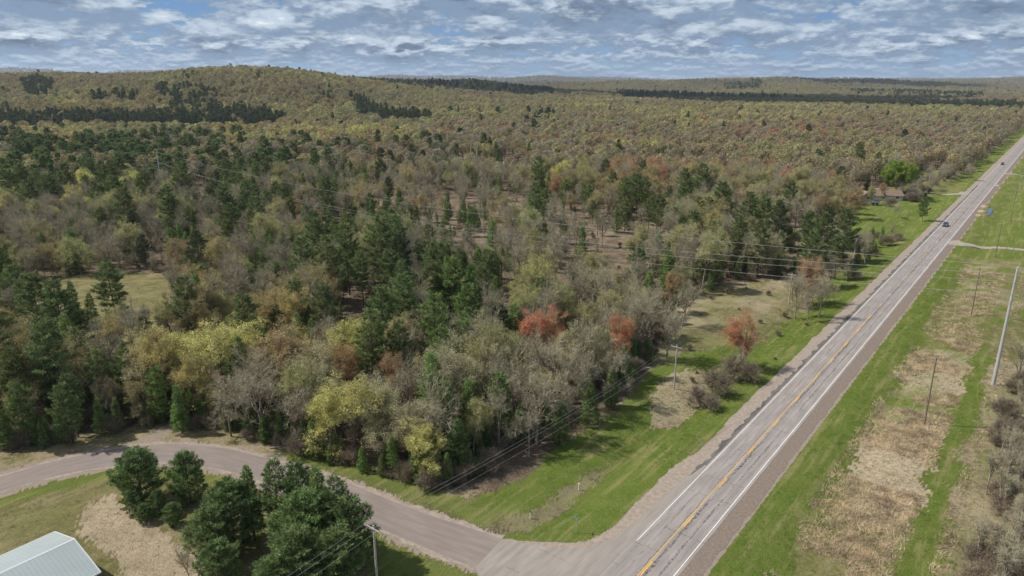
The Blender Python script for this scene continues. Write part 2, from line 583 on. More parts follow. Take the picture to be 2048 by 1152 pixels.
def covers(x, y):
    px, py, dep = project(x, y, 0 * x)
    jx = px + (fnoise(x, y, 6, 31) - 0.5) * 26 * 100 / np.maximum(dep, 40)
    jy = py + (fnoise(x, y, 6, 32) - 0.5) * 26 * 100 / np.maximum(dep, 40)
    rs_ = np.random.default_rng(3)
    jx = jx + rs_.normal(0, 5, x.shape) * 100 / np.maximum(dep, 40)
    jy = jy + rs_.normal(0, 3.5, x.shape) * 100 / np.maximum(dep, 40)
    front = (y > 20) & (dep > 20)
    d, a = hw(x, y)
    r = np.hypot(x, y)
    dj = d + (fnoise(x, y, 5, 33) - 0.5) * 5.0 + rs_.normal(0, 0.5, x.shape)
    sd = np.full(x.shape, 99.0)
    near = r < 320
    sd[near] = seg_dist(x[near], y[near], [tuple(p) for p in SIDE_MID[::3]])
    sd = sd + rs_.normal(0, 0.22, x.shape) + (fnoise(x, y, 2.5, 35) - 0.5) * 1.2
    G = np.zeros(x.shape); S = np.zeros(x.shape); D = np.zeros(x.shape); O = np.zeros(x.shape)

    def ip(poly):
        return front & inpoly(jx, jy, poly)
    # centre clearing and other thin spots in the wood
    k = ip(CLEAR_C); O[k] = 0.28; S[k] = 0.30 + 0.1 * (fnoise(x, y, 30, 5)[k] > .55)
    k = ip(SPOT_B); O[k] = 0.7; S[k] = 0.4
    k = ip(SPOT_C); O[k] = 0.3; S[k] = 0.35
    k = ip(CLEAR_L); O[k] = 0.82; G[k] = 0.30 * (fnoise(x, y, 22, 6)[k] > 0.5); S[k] = 0.30; D[k] = 0.12 + 0.8 * np.clip(fnoise(x, y, 16, 7)[k] - 0.35, 0, 1) + 0.15 * (px[k] < 130)
    k = ip(POND); D[k] = 0; O[k] = 0.1
    k = ip(MARSH); O[k] = 0.70; S[k] = 0.26 + 0.8 * (fnoise(x, y, 14, 8)[k] - 0.25); G[k] = 0.30 + 0.5 * (fnoise(x, y, 18, 12)[k] - 0.4)
    k = ip(MEADOW); O[k] = 0.65
    k = ip(CORNER); G[k] = 0.86; S[k] = 0
    # lawn south of the side road
    lawn = front & (d < -12) & ((py > np.interp(px, [p[0] for p in SR_LO], [p[1] for p in SR_LO]))) & (r < 200) & (px < 960)
    O[lawn] = 0.85; S[lawn] = 0.22 + 0.35 * (fnoise(x, y, 14, 15)[lawn] - 0.4); G[lawn] = 0.06 + 0.9 * (fnoise(x, y, 16, 14)[lawn] - 0.42)
    k = lawn & (px > 740); G[k] = 0.75
    k = ip(STRAW_L); S[k] = 0.68; G[k] = 0.0
    back = (~front) & (r < 600)
    O[back] = 0.8; S[back] = .3
    # verges of the side road
    k = (sd < 12) & (r < 260) & ~lawn & (G < 0.5)
    O[k] = np.clip(1.15 - (sd[k] - 5) / 8, 0, 1); S[k] = 0.42
    k = (sd < 8.5) & (px > 560) & ~lawn; G[k] = 0.62; S[k] = .2
    k = (sd < 7.5) & lawn; G[k] = 0.6 + 0.1 * (px[k] < 300)
    # verge left of the highway
    vw = 17 + 5 * (fnoise(a, 0 * a, 60, 17) - 0.5)
    k = (dj < -5.6) & (dj > -vw) & (a > -40); G[k] = 0.92; S[k] = 0.0; D[k] = 0
    k = (dj <= -vw) & (dj > -vw - 9) & (G < 0.5) & (a > 20); O[k] = np.maximum(O[k], 0.6); S[k] = np.maximum(S[k], 0.38)
    k = (dj < -6) & (dj > -7.8) & (a > 30) & (fnoise(x, y, 4, 18) > 0.5); G[k] = 0.6
    k = ip(STRAW_M); S[k] = 0.62; G[k] = 0.33
    k = ip(STRAW_S); S[k] = 0.50; G[k] = 0.45
    # right of the highway
    R = (d > 6.2)
    O[R] = 0.9
    nr = fnoise(x, y, 15, 19)
    nl = fnoise(x * .7 + y, y * .7 - x, 7, 20)
    G[R] = np.clip(0.95 - (dj[R] - 10) * 0.07, 0.28, 1)
    S[R] = np.clip((dj[R] - 12) * 0.05, 0, 0.36)
    k = R & (dj > 13.5) & (dj < 27) & (a < 110); S[k] = 0.72 + 0.7 * (nr[k] - 0.5); G[k] = 0.33 + 0.9 * (0.5 - nr[k]) + .3 * (nl[k] - .5)
    k = R & (dj > 14) & (dj < 24) & (a < 25); S[k] = 0.38 + 0.5 * (nr[k] - 0.4); G[k] = 0.28
    k = R & (dj > 24.5) & (dj < 28) & (a < 120); G[k] = 0.78; S[k] = 0.25
    k = R & (dj > 28) & (a < 260); O[k] = 0.55; S[k] = 0.45 + 0.5 * (nr[k] - 0.4); G[k] = 0.25 + 0.5 * (nl[k] - 0.3)
    k = R & (a > 110) & (a < 205) & (dj > 13); G[k] = 0.40 + 0.9 * (nl[k] - 0.45); S[k] = 0.40 + 0.9 * (nr[k] - 0.55)
    k = R & (a > 208) & (r < 1200); G[k] = np.clip(0.72 + 0.6 * (nl[k] - 0.5) - (nr[k] > 0.62) * 0.3, 0, 1); S[k] = 0.15 + 0.5 * (nr[k] - 0.3)
    k = ip(YARD); G[k] = 0.95; S[k] = 0; O[k] = 0.3
    k = ip(FIELD_N); G[k] = 0.5; O[k] = 0.9; S[k] = .3
    # gravel shoulders and the dirt fringe of the junction
    sh = ((d < -3.0) & (d > -6.6)) | ((d > 3.0) & (d < 6.6))
    k = sh & (a > -60) & (r < 5200); D[k] = 1.0; G[k] = 0; S[k] = 0
    k = near & inpoly(x, y, [gp(*p) for p in GEDGE] + [hwp(-3, 60), hwp(-3, -30), gp(1000, 1300), gp(951, 1136)]); D[k] = 1; G[k] = 0; S[k] = 0
    k = (sd < 4.2) & (r < 260); D[k] = 0.85; S[k] = 0.3; G[k] = 0
    tsd = seg_dist(x, y, TRACK_SPUR); k = tsd < 1.8; D[k] = np.maximum(D[k], 0.62)
    return np.clip(np.stack([G, S, D, O], axis=-1), 0, 1)


def build_ground():
    dense = np.radians(np.linspace(-46, 46, 620))
    rest = np.radians(np.linspace(46, 314, 50))[1:-1]
    ang = np.r_[dense, rest]
    rad = [1.0, 20.0]
    while rad[-1] < 45:
        rad.append(rad[-1] + 5)
    while rad[-1] < 16000:
        rad.append(rad[-1] * (1.0062 if rad[-1] < 330 else (1.009 if rad[-1] < 700 else 1.018)))
    rad = np.array(rad)
    A, R = np.meshgrid(ang, rad)
    x = (np.sin(A) * R).ravel(); y = (np.cos(A) * R).ravel()
    z = terrain(x, y)
    n, m_ = len(rad), len(ang)
    i = np.arange(n - 1)[:, None]; j = np.arange(m_)[None]
    jn = (j + 1) % m_
    f = np.stack([i * m_ + j, i * m_ + jn, (i + 1) * m_ + jn, (i + 1) * m_ + j], axis=-1).reshape(-1, 4)
    mb = MB(); mb.add(np.c_[x, y, z], f)
    mb.add([(x[q], y[q], z[q]) for q in range(m_)] + [(0, 0, float(z[0]))], [(m_, (q + 1) % m_, q, q) for q in range(m_)])
    me = mb.mesh('ground', [ground_mat()], smooth=True)
    cv = covers(np.r_[x, x[:m_], 0.0], np.r_[y, y[:m_], 0.0])
    at = me.attributes.new('cover', 'FLOAT_COLOR', 'POINT')
    at.data.foreach_set('color', cv.astype(np.float32).ravel())
    return tag(put('ground', me), kind='structure')


build_ground()


# ------------------------------------------------------------------ roads
def asphalt(name, c1, c2, dark, crack=0.0, lanes=False):
    m = bpy.data.materials.new(name)
    m.use_nodes = True
    t = NT(m.node_tree)
    b = m.node_tree.nodes['Principled BSDF']
    b.inputs['Roughness'].default_value = 0.9
    b.inputs['Specular IOR Level'].default_value = 0.25
    uv = t.node('ShaderNodeUVMap').outputs[0]             # u = metres across, v = metres along
    s = t.node('ShaderNodeSeparateXYZ'); t.l.new(uv, s.inputs[0])
    st = t.node('ShaderNodeMapping'); st.inputs['Scale'].default_value = (1.0, 0.12, 1)
    t.l.new(uv, st.inputs[0])
    n1 = t.noise(st.outputs[0], 1.4, 4)
    n2 = t.noise(uv, 9.0, 3, 0.7)
    n3 = t.noise(uv, 0.11, 3)
    c = t.mix(t.ramp(n1, 0.3, 0.7), c1, c2)
    c = t.mix(t.ramp(n3, 0.35, 0.7, 0, 0.35), c, tuple(k * 0.82 for k in c1))
    c = t.mix(t.ramp(n2, 0.35, 0.75, 0, 0.28), c, tuple(k * 0.6 for k in c1))
    if crack:
        st2 = t.node('ShaderNodeMapping'); st2.inputs['Scale'].default_value = (1.0, 0.3, 1)
        t.l.new(uv, st2.inputs[0])
        cn = t.noise(st2.outputs[0], 1.3, 6, 0.7)
        cover_n = t.noise(uv, 0.05, 3)
        for (u0, wd, amt) in ((0.42, 0.34, 1.0), (-0.36, 0.16, 0.7), (1.85, 0.22, 0.75), (-1.8, 0.18, 0.45), (-3.0, 0.12, 0.4), (2.75, 0.08, .3)):
            wob = t.math('MULTIPLY', t.math('SUBTRACT', cn, 0.5), 0.9)
            dd = t.math('ABSOLUTE', t.math('SUBTRACT', t.math('ADD', s.outputs[0], wob), u0))
            e = t.ramp(dd, wd * 0.35, wd, 1.0, 0.0)
            e = t.math('MULTIPLY', e, t.ramp(cover_n, 0.36, 0.58, 0.4, 1.0))
            e = t.math('MULTIPLY', e, t.ramp(t.noise(uv, 2.4, 4, 0.7), 0.42, 0.58, 0.15, 1.0))
            c = t.mix(t.math('MULTIPLY', e, amt), c, dark)
        wt = t.math('ABSOLUTE', t.math('SUBTRACT', t.math('ABSOLUTE', s.outputs[0]), 1.75))
        wt = t.ramp(t.math('ABSOLUTE', t.math('SUBTRACT', wt, 0.85)), 0.1, 0.6, 0.22, 0.0)
        c = t.mix(wt, c, tuple(k * 0.6 for k in c1))
        # transverse cracks
        fr = t.math('FRACT', t.math('ADD', t.math('DIVIDE', s.outputs[1], 5.3), t.math('MULTIPLY', cn, 0.25)))
        tcx = t.ramp(t.math('ABSOLUTE', t.math('SUBTRACT', fr, 0.5)), 0.006, 0.022, 1.0, 0.0)
        tcx = t.math('MULTIPLY', tcx, t.ramp(t.noise(uv, 0.4, 3), 0.46, 0.6))
        c = t.mix(t.math('MULTIPLY', tcx, 0.5 * crack), c, dark)
    t.put(b.inputs['Base Color'], c)
    return m


def strip(name, left, right, material, z=0.03, kind='structure', vlen=None, label=None):
    """a sheet between two polylines on the ground"""
    L = np.array(left); Rr = np.array(right)
    n = len(L)
    mid = (L + Rr) / 2
    al = np.r_[0, np.cumsum(np.hypot(*np.diff(mid, axis=0).T))]
    wd = np.hypot(*(Rr - L).T)
    zz = np.maximum(terrain(L[:, 0], L[:, 1]), terrain(Rr[:, 0], Rr[:, 1])) + z
    v = np.zeros((2 * n, 3)); v[0::2, :2] = L; v[1::2, :2] = Rr; v[0::2, 2] = zz; v[1::2, 2] = zz
    i = np.arange(n - 1)
    mb = MB(); mb.add(v, np.stack([2 * i, 2 * i + 1, 2 * i + 3, 2 * i + 2], axis=1))
    me = mb.mesh(name, [material])
    uv = me.uv_layers.new(name='UVMap')
    li = np.empty(len(me.loops), np.int32); me.loops.foreach_get('vertex_index', li)
    vi = li // 2; sd = li % 2
    u = np.where(sd == 0, -wd[vi] / 2, wd[vi] / 2)
    uv.data.foreach_set('uv', np.c_[u, al[vi]].astype(np.float32).ravel())
    return tag(put(name, me), kind=kind)


A_S = np.r_[np.arange(-60, 500, 6.0), np.arange(500, 4600, 25.0)]


def hstrip(name, d0, d1, material, z, a=None, jit=0.0, seed=0):
    a = A_S if a is None else a
    ws = 1.2 if jit > 1 else 3.0
    j0 = (fnoise(a, 0 * a, ws, 50 + seed) - 0.5) * jit
    j1 = (fnoise(a, 0 * a, ws * 0.8, 60 + seed) - 0.5) * jit * (0 if jit > 1 else 1)
    L = [hwp(d0 + q, k) for k, q in zip(a, j0)]
    Rr = [hwp(d1 + q, k) for k, q in zip(a, j1)]
    return strip(name, L, Rr, material, z)


gravel_brown = mat('brown_gravel', (0.185, 0.147, 0.121), var=0.16, vscale=2.5, bump=0.4, bscale=9)
gravel_tan = mat('tan_gravel', (0.28, 0.232, 0.19), var=0.16, vscale=1.5, bump=0.4, bscale=9)
FA = np.r_[np.arange(-60, 420, 1.5), np.arange(420, 4600, 25.0)]
hstrip('gravel_shoulder', 3.3, 6.15, gravel_brown, 0.020, FA, 0.7, 1)
LA = np.r_[np.arange(44, 420, 1.5), np.arange(420, 4600, 25.0)]
hstrip('gravel_shoulder', -6.9, -3.3, gravel_tan, 0.020, LA, 0.9, 2)
hstrip('worn_asphalt_edge', -4.5, -3.6, asphalt('worn_dark_asphalt', (0.085, 0.082, 0.080), (0.17, 0.16, 0.15), (0.04, 0.04, 0.04)), 0.028, np.r_[np.arange(-60, 420, 0.8)], 1.5, 3)
highway = hstrip('highway', -3.75, 3.85, asphalt('pink_grey_asphalt', (0.255, 0.228, 0.215), (0.345, 0.312, 0.294), (0.045, 0.043, 0.045), 1.0), 0.036, FA, 0.12, 4)


def paint(name, col, wear=0.45):
    m = bpy.data.materials.new(name)
    m.use_nodes = True
    t = NT(m.node_tree)
    b = m.node_tree.nodes['Principled BSDF']
    b.inputs['Roughness'].default_value = 0.7
    P = t.node('ShaderNodeNewGeometry').outputs['Position']
    k = t.ramp(t.noise(P, 2.5, 5, 0.7), wear, wear + 0.2)
    t.put(b.inputs['Base Color'], t.mix(k, tuple(c * 0.5 + 0.12 for c in col), col))
    return m


white_p = paint('white_road_paint', (0.80, 0.79, 0.76), 0.3)
yellow_p = paint('yellow_road_paint', (0.66, 0.36, 0.03), 0.3)
hstrip('white_edge_line', 3.37, 3.46, white_p, 0.044, A_S)
hstrip('white_edge_line', -3.46, -3.38, white_p, 0.044, np.r_[np.arange(6, 500, 6.0), np.arange(500, 4600, 25.0)])
ay = np.arange(-60, 128, 6.0)
hstrip('yellow_centre_line', -0.17, -0.06, yellow_p, 0.044, ay)
# worn dashes beside it, one mesh: all the paint of one broken line
a_mid = hw(*gp(1374, 1042))[1]
mbd = MB()
k0 = -5
for k in range(k0, 30):
    ac = a_mid + 12.19 * k
    if ac > 330:
        break
    p = [hwp(0.08, ac - 1.6), hwp(0.24, ac - 1.6), hwp(0.24, ac + 1.6), hwp(0.08, ac + 1.6)]
    mbd.add([(q[0], q[1], 0.044) for q in p], [(0, 1, 2, 3)])
tag(put('yellow_dashed_line', mbd.mesh('yellow_dashed_line', [yellow_p])), kind='structure')

def offset(P, w_, seed, jit):
    t = np.gradient(P, axis=0); t /= np.linalg.norm(t, axis=1)[:, None]
    nn = np.c_[-t[:, 1], t[:, 0]]
    al = np.r_[0, np.cumsum(np.hypot(*np.diff(P, axis=0).T))]
    return P + nn * (w_ + (fnoise(al, 0 * al, 1.6, seed) - 0.5) * jit)[:, None] if np.ndim(w_) else P + nn * (w_ + (fnoise(al, 0 * al, 1.6, seed) - 0.5) * jit * np.sign(w_))[:, None]


UPF = resample(UPG, 420); LOF = resample(LOG, 420)
strip('gravel_shoulder', offset(UPF, 0.75, 91, 1.3), offset(LOF, -0.6, 92, 1.2), gravel_tan, 0.018)
mbg = MB()
fr = resample([gp(*p) for p in GEDGE], 160)
fr = fr + (np.c_[fnoise(fr[:, 0], fr[:, 1], 1.3, 93), fnoise(fr[:, 0], fr[:, 1], 1.3, 94)] - 0.5) * 0.9
poly = [tuple(q) for q in fr] + [hwp(-3.5, hw(*fr[-1])[1])] + [hwp(-3.5, a_) for a_ in (30, 10, 0, -10, -25)] + [gp(1000, 1215)]
from mathutils.geometry import tessellate_polygon
mbg.add([(p[0], p[1], 0.012) for p in poly], [(t_[0], t_[1], t_[2], t_[2]) for t_ in tessellate_polygon([[Vector((p[0], p[1], 0)) for p in poly]])])
tag(put('gravel_corner', mbg.mesh('gravel_corner', [gravel_tan])), kind='structure')
side_mat = asphalt('side_road_asphalt', (0.205, 0.170, 0.154), (0.255, 0.215, 0.196), (0.07, 0.06, 0.06), 0.0)
strip('side_road', UPG, LOG, side_mat, 0.030)
# junction apron
ap_pts = APRON + [hwp(-3.5, a) for a in (hw(*APRON[-1])[1], 20, 10, 0, -10, -20, -30)] + [gp(1060, 1330), gp(1000, 1215)]
mba = MB()
from mathutils.geometry import tessellate_polygon
tess = tessellate_polygon([[Vector((p[0], p[1], 0)) for p in ap_pts]])
mba.add([(p[0], p[1], 0.032) for p in ap_pts], [(t_[0], t_[1], t_[2], t_[2]) for t_ in tess])
me = mba.mesh('junction_apron', [asphalt('pale_junction_asphalt', (0.245, 0.218, 0.196), (0.315, 0.282, 0.255), (0.07, 0.07, 0.07), 0.7)])
uvl = me.uv_layers.new(name='UVMap')
for lp in me.loops:
    c = me.vertices[lp.vertex_index].co
    d, a = hw(c.x, c.y)
    uvl.data[lp.index].uv = (d, a)
tag(put('junction_apron', me), kind='structure')

# drives
def path_strip(name, pts, wd, m, z=0.024, n=30):
    P = resample([gp(*p) for p in pts], n)
    t = np.gradient(P, axis=0); t /= np.linalg.norm(t, axis=1)[:, None]
    nn = np.c_[-t[:, 1], t[:, 0]]
    wd = np.interp(np.linspace(0, 1, n), np.linspace(0, 1, len(wd)), wd)[:, None]
    return strip(name, P + nn * wd / 2, P - nn * wd / 2, m, z)


pale_gravel = mat('pale_gravel', (0.30, 0.265, 0.225), var=0.15, vscale=0.6, bump=0.3, bscale=8)
path_strip('house_driveway', [(1945, 386), (1925, 388), (1890, 386.5), (1840, 384), (1790, 381), (1745, 376), (1700, 372)], [12, 5, 4, 4, 4, 4, 4], pale_gravel, 0.026)
path_strip('field_driveway', [(1893, 482), (1915, 487), (1960, 491), (2010, 496), (2060, 501), (2140, 507)], [11, 6, 3.6, 3.6, 3.6, 3.6], pale_gravel, 0.026)
path_strip('farm_lane', [(1995, 345.5), (2010, 347), (2050, 349.5), (2120, 352)], [10, 4, 4, 4], pale_gravel, 0.026)
path_strip('forest_driveway', [(2036, 261), (2010, 260), (1996, 262), (1985, 266)], [10, 5, 5, 5], pale_gravel, 0.026)


# ------------------------------------------------------------------ trees: shapes
def unit(v):
    return v / (np.linalg.norm(v, axis=-1, keepdims=True) + 1e-9)


def rand_dirs(r, n, zb=0.0):
    v = r.normal(size=(n, 3)); v[:, 2] += zb
    return unit(v)


def make_pine(seed, H, R, clear, prof, gap=0.7, dens=11, blade=0.42, bw=0.13, k=3, droop=0.0, lod=1.0):
    """white pine / spruce: straight trunk, whorls of branches carrying feathery tufts. Returns trunk mesh, crown mesh"""
    r = np.random.default_rng(seed)
    tr = MB(); cr = MB()
    lean = r.normal(0, 0.012, 2)
    zs = np.linspace(0, H * 0.97, 9)
    wob = np.cumsum(r.normal(0, 0.004 * H, (9, 2)), axis=0) * 0.5
    ctr = np.c_[lean[0] * zs + wob[:, 0], lean[1] * zs + wob[:, 1], zs]
    ctr[0, 2] = -0.5
    r0 = 0.010 * H + 0.05
    tr.tube_path(ctr, np.linspace(r0, 0.02, 9), 7)

    def axis(z):
        return np.array([np.interp(z, zs, ctr[:, 0]), np.interp(z, zs, ctr[:, 1]), z])
    z = clear * H
    C = []; Dd = []; seg0 = []; seg1 = []; sr = []
    az0 = r.uniform(0, 6.28)
    while z < H * 0.985:
        f = (z - clear * H) / (H * (1 - clear))
        nb = int(r.integers(4, 7)) if f < 0.9 else 4
        az0 += r.uniform(0.4, 1.2)
        for b in range(nb):
            if r.random() < 0.10 and prof == 'pine':
                continue
            az = az0 + b * 6.283 / nb + r.normal(0, 0.22)
            if prof == 'pine':
                Lp = R * (min(1.0, 0.55 + 1.3 * f) * (1 - f) ** 0.55) * r.uniform(0.55, 1.18) + 0.25
                up = 0.10 + 0.55 * f + r.normal(0, 0.07); curl = 0.16
            elif prof == 'round':
                Lp = R * min(0.75 + 1.2 * f, 1.0) * r.uniform(0.6, 1.15)
                Lp = min(Lp, R * 1.45 * (1.0 - f) ** 0.9 + 0.25)
                up = 0.25 + 0.75 * f + r.normal(0, 0.08); curl = 0.15
            else:                                   # spire
                Lp = R * (1 - f) ** 0.85 * min(1, 0.7 + 2 * f) * r.uniform(0.75, 1.1) + 0.15
                up = -0.10 + 0.5 * f + droop + r.normal(0, 0.05); curl = 0.10
            p0 = axis(z + r.uniform(-0.15, 0.15))
            h = np.array([math.cos(az), math.sin(az), 0]); side = np.array([-h[1], h[0], 0])
            ns = 4
            pts = np.array([p0 + h * (Lp * s) + np.array([0, 0, Lp * (up * s + curl * s * s)]) for s in np.linspace(0, 1, ns)])
            seg0 += list(pts[:-1]); seg1 += list(pts[1:]); sr += list(np.linspace(0.012 * Lp + 0.02, 0.012, ns - 1))
            nt = max(3, int(Lp * dens * lod))
            s = r.uniform(0.22, 1.0, nt) ** 0.75
            lat = r.uniform(-1, 1, nt) * (0.40 * Lp * (1.08 - s) + 0.10 + 0.04 * Lp)
            c = p0[None] + h[None] * (Lp * s - 0.10 * np.abs(lat))[:, None] + side[None] * lat[:, None]
            c[:, 2] += Lp * (up * s + curl * s * s) + r.normal(0, 0.05, nt) + 0.10 * np.abs(lat)
            d = h[None] * 0.75 + side[None] * (np.sign(lat) * 0.55)[:, None] + np.array([0, 0, 0.45])[None]
            C.append(c); Dd.append(d)
        z += gap * r.uniform(0.75, 1.3) * (1.0 - 0.35 * f)
    # leader
    nt = int(10 * lod) + 3
    zz = H - r.uniform(0, 0.7, nt)
    C.append(np.c_[np.full(nt, ctr[-1, 0]), np.full(nt, ctr[-1, 1]), zz] + r.normal(0, 0.05, (nt, 3)))
    Dd.append(np.tile([0, 0, 1.0], (nt, 1)))
    C = np.vstack(C); Dd = np.vstack(Dd)
    for q in range(k):
        d = unit(Dd + r.normal(0, 0.55, Dd.shape))
        wv = unit(np.cross(d, rand_dirs(r, len(d))))
        cr.blades(C + r.normal(0, 0.07, C.shape), d, wv, blade * r.uniform(0.7, 1.25, len(d)), bw * r.uniform(0.7, 1.3, len(d)))
    cr.tubes(seg0, seg1, sr, np.array(sr) * 0.7, 3, 1)
    return tr.mesh('pine_trunk', [M['pinebark']], True), cr.mesh('pine_crown', [M['needle'], M['pinebark']])


def make_decid(seed, H, R, clear=0.3, leaves=4, leaf=0.2, twigs=9, tw=0.035, tl=0.75, depth=4, stems=1, spread=1.0, nlimb=6, bark='bark', twigm='twig', leafball=0.18, thick=1.0):
    """broadleaf tree in spring: forked limbs, fine twigs, small young leaves"""
    r = np.random.default_rng(seed)
    segs = {0: [], 1: [], 2: [], 3: [], 4: [], 5: []}
    tips = []

    def branch(p, d, L, rad, lev):
        ns = 4 if lev < 2 else 3
        pts = [p]
        dd = d.copy()
        for i in range(ns):
            dd = unit(dd + r.normal(0, 0.16 if lev else 0.05, 3) + np.array([0, 0, 0.10 if lev else 0.05]))
            pts.append(pts[-1] + dd * L / ns)
        rr = np.linspace(rad, rad * (0.62 if lev else 0.75), ns + 1)
        for i in range(ns):
            segs[lev].append((pts[i], pts[i + 1], rr[i], rr[i + 1]))
        if lev >= depth:
            tips.append((pts[-2], pts[-1])); tips.append((pts[-3], pts[-2]))
            return
        if lev == 0:
            nc = nlimb
            ts = np.concatenate([r.uniform(0.35, 1.0, nc - 3), [1.0, 1.0, 0.96]])
        else:
            nc = 4 if lev < 3 else 4
            ts = np.array([0.45, 0.7, 0.9, 1.0])[:nc] + r.uniform(-0.08, 0.0, nc)
        az = r.uniform(0, 6.28)
        for i, t in enumerate(ts):
            q = min(int(t * ns), ns - 1); fr = t * ns - q
            pp = pts[q] * (1 - fr) + pts[q + 1] * fr
            az += 2.4 + r.normal(0, 0.3)
            base = unit(pts[q + 1] - pts[q])
            ref = np.array([1.0, 0, 0]) if abs(base[2]) > 0.8 else np.array([0, 0, 1.0])
            a = unit(np.cross(base, ref)); b = np.cross(base, a)
            ang = (0.75 if lev == 0 else 0.72) * spread * r.uniform(0.7, 1.25)
            if t > 0.95:
                ang *= 0.65
            nd = unit(base * math.cos(ang) + (a * math.cos(az) + b * math.sin(az)) * math.sin(ang))
            LL = L * (0.62 if lev else 0.0) * r.uniform(0.75, 1.15)
            if lev == 0:
                LL = H * (1 - clear) * 0.42 * r.uniform(0.8, 1.15) * (1.15 - 0.3 * (1 - t))
            branch(pp, nd, LL, rr[min(q + 1, ns)] * (0.62 if t < 0.95 else 0.8), lev + 1)
    for st in range(stems):
        off = np.array([0, 0, 0]) if stems == 1 else np.r_[r.normal(0, 0.25, 2), 0]
        dirv = unit(np.array([r.normal(0, 0.06 if stems == 1 else 0.25), r.normal(0, 0.06 if stems == 1 else 0.25), 1.0]))
        branch(off + np.array([0, 0, -0.4]), dirv, H * clear + 0.12 * H, (0.0125 * H + 0.04) / stems ** 0.5, 0)
    T0 = np.array([t[0] for t in tips]); T1 = np.array([t[1] for t in tips])
    # fit to size
    mxz = np.percentile(T1[:, 2], 98); rad = np.percentile(np.hypot(T1[:, 0], T1[:, 1]), 92)
    sc = np.array([R / rad, R / rad, (H - 0.3) / mxz])
    zc = H * clear * 0.8

    def S(p):
        p = np.asarray(p, float)
        wgt = np.clip(p[..., 2:3] * sc[2] / zc, 0, 1)
        s2 = 1 + (sc[:2] - 1) * wgt
        return np.concatenate([p[..., :2] * s2, p[..., 2:3] * sc[2]], axis=-1)
    tr = MB(); cr = MB()
    for lev in range(depth + 1):
        a = segs[lev]
        if not a:
            continue
        p0 = S([q[0] for q in a]); p1 = S([q[1] for q in a])
        (tr if lev <= 2 else cr).tubes(p0, p1, np.maximum([q[2] for q in a], thick * [.02, .02, .024, .022, .018, .02][lev]), np.maximum([q[3] for q in a], thick * [.02, .02, .02, .018, .014, .016][lev]), 7 if lev < 1 else (5 if lev < 2 else 3), 0 if lev <= 2 else 1)
    T0 = S(T0); T1 = S(T1)
    n = len(T0)
    idx = np.repeat(np.arange(n), twigs)
    tt = r.uniform(0, 1, len(idx))[:, None]
    c = T0[idx] * (1 - tt) + T1[idx] * tt
    d = unit(unit(T1 - T0)[idx] * 0.55 + rand_dirs(r, len(idx), 0.25) * 0.85)
    wv = unit(np.cross(d, rand_dirs(r, len(idx))))
    ln = tl * r.uniform(0.5, 1.2, len(idx))
    cr.blades(c, d, wv, ln, tw, 1, tri=True)
    if leaves > 0:
        m = len(c)
        cnt = r.poisson(leaves, m)
        li = np.repeat(np.arange(m), cnt)
        u = r.uniform(0.35, 1.05, len(li))[:, None]
        lc = c[li] + d[li] * ln[li][:, None] * u + r.normal(0, leafball * .5, (len(li), 3))
        ld = rand_dirs(r, len(li), 0.15)
        lw = unit(np.cross(ld, rand_dirs(r, len(li))))
        cr.blades(lc, ld, lw, leaf * r.uniform(0.6, 1.3, len(li)), leaf * 0.7, 0)
    return tr.mesh('trunk', [M[bark]], True), cr.mesh('crown', [M['leaf'], M[twigm]])


def make_far_decid(seed, H, R, n=520, leaf=0.75, bare=False):
    """a broadleaf tree for the far wood: trunk, limbs and leaf clumps through a lumpy crown"""
    r = np.random.default_rng(seed)
    tr = MB(); cr = MB()
    tr.tube_path([(0, 0, -1), (0.1, 0, H * 0.3), (0, 0.1, H * 0.7)], [0.22, 0.17, 0.08], 5)
    nc = 15
    cc = rand_dirs(r, nc, 0.7) * np.array([R * 0.66, R * 0.66, H * 0.24]) + np.array([0, 0, H * 0.68])
    cc = np.vstack([cc, [[0, 0, H * 0.72]]])
    rad = r.uniform(0.24, 0.44, nc + 1) * R
    for c in cc:
        tr.tubes([(0, 0, H * 0.35)], [c], 0.10, 0.04, 3)
    which = r.integers(0, nc + 1, n)
    dv = rand_dirs(r, n, 0.25)
    p = cc[which] + dv * (rad[which] * r.uniform(0.55, 1.0, n) ** 0.5)[:, None]
    d = unit(np.cross(dv, rand_dirs(r, n)) + rand_dirs(r, n) * 0.25)
    wv = unit(np.cross(d, dv + rand_dirs(r, n) * (0.9 if bare else 0.35)))
    cr.blades(p, d, wv, leaf * r.uniform(0.6, 1.3, n), leaf * (0.28 if bare else 0.75), 0)
    m = n // 2
    which = r.integers(0, nc + 1, m)
    p = cc[which] + rand_dirs(r, m, 0.1) * (rad[which] * r.uniform(0.2, 1, m))[:, None]
    d = rand_dirs(r, m, 0.5); wv = unit(np.cross(d, rand_dirs(r, m)))
    cr.blades(p, d, wv, 1.3, 0.10, 1, tri=True)
    return tr.mesh('trunk', [M['bark']], True), cr.mesh('crown', [M['leaf'], M['twig']])


# prototypes: name -> (trunk mesh, crown mesh, height, radius)
PR = {}


def proto(key, meshes, H, R):
    PR[key] = (*meshes, H, R)


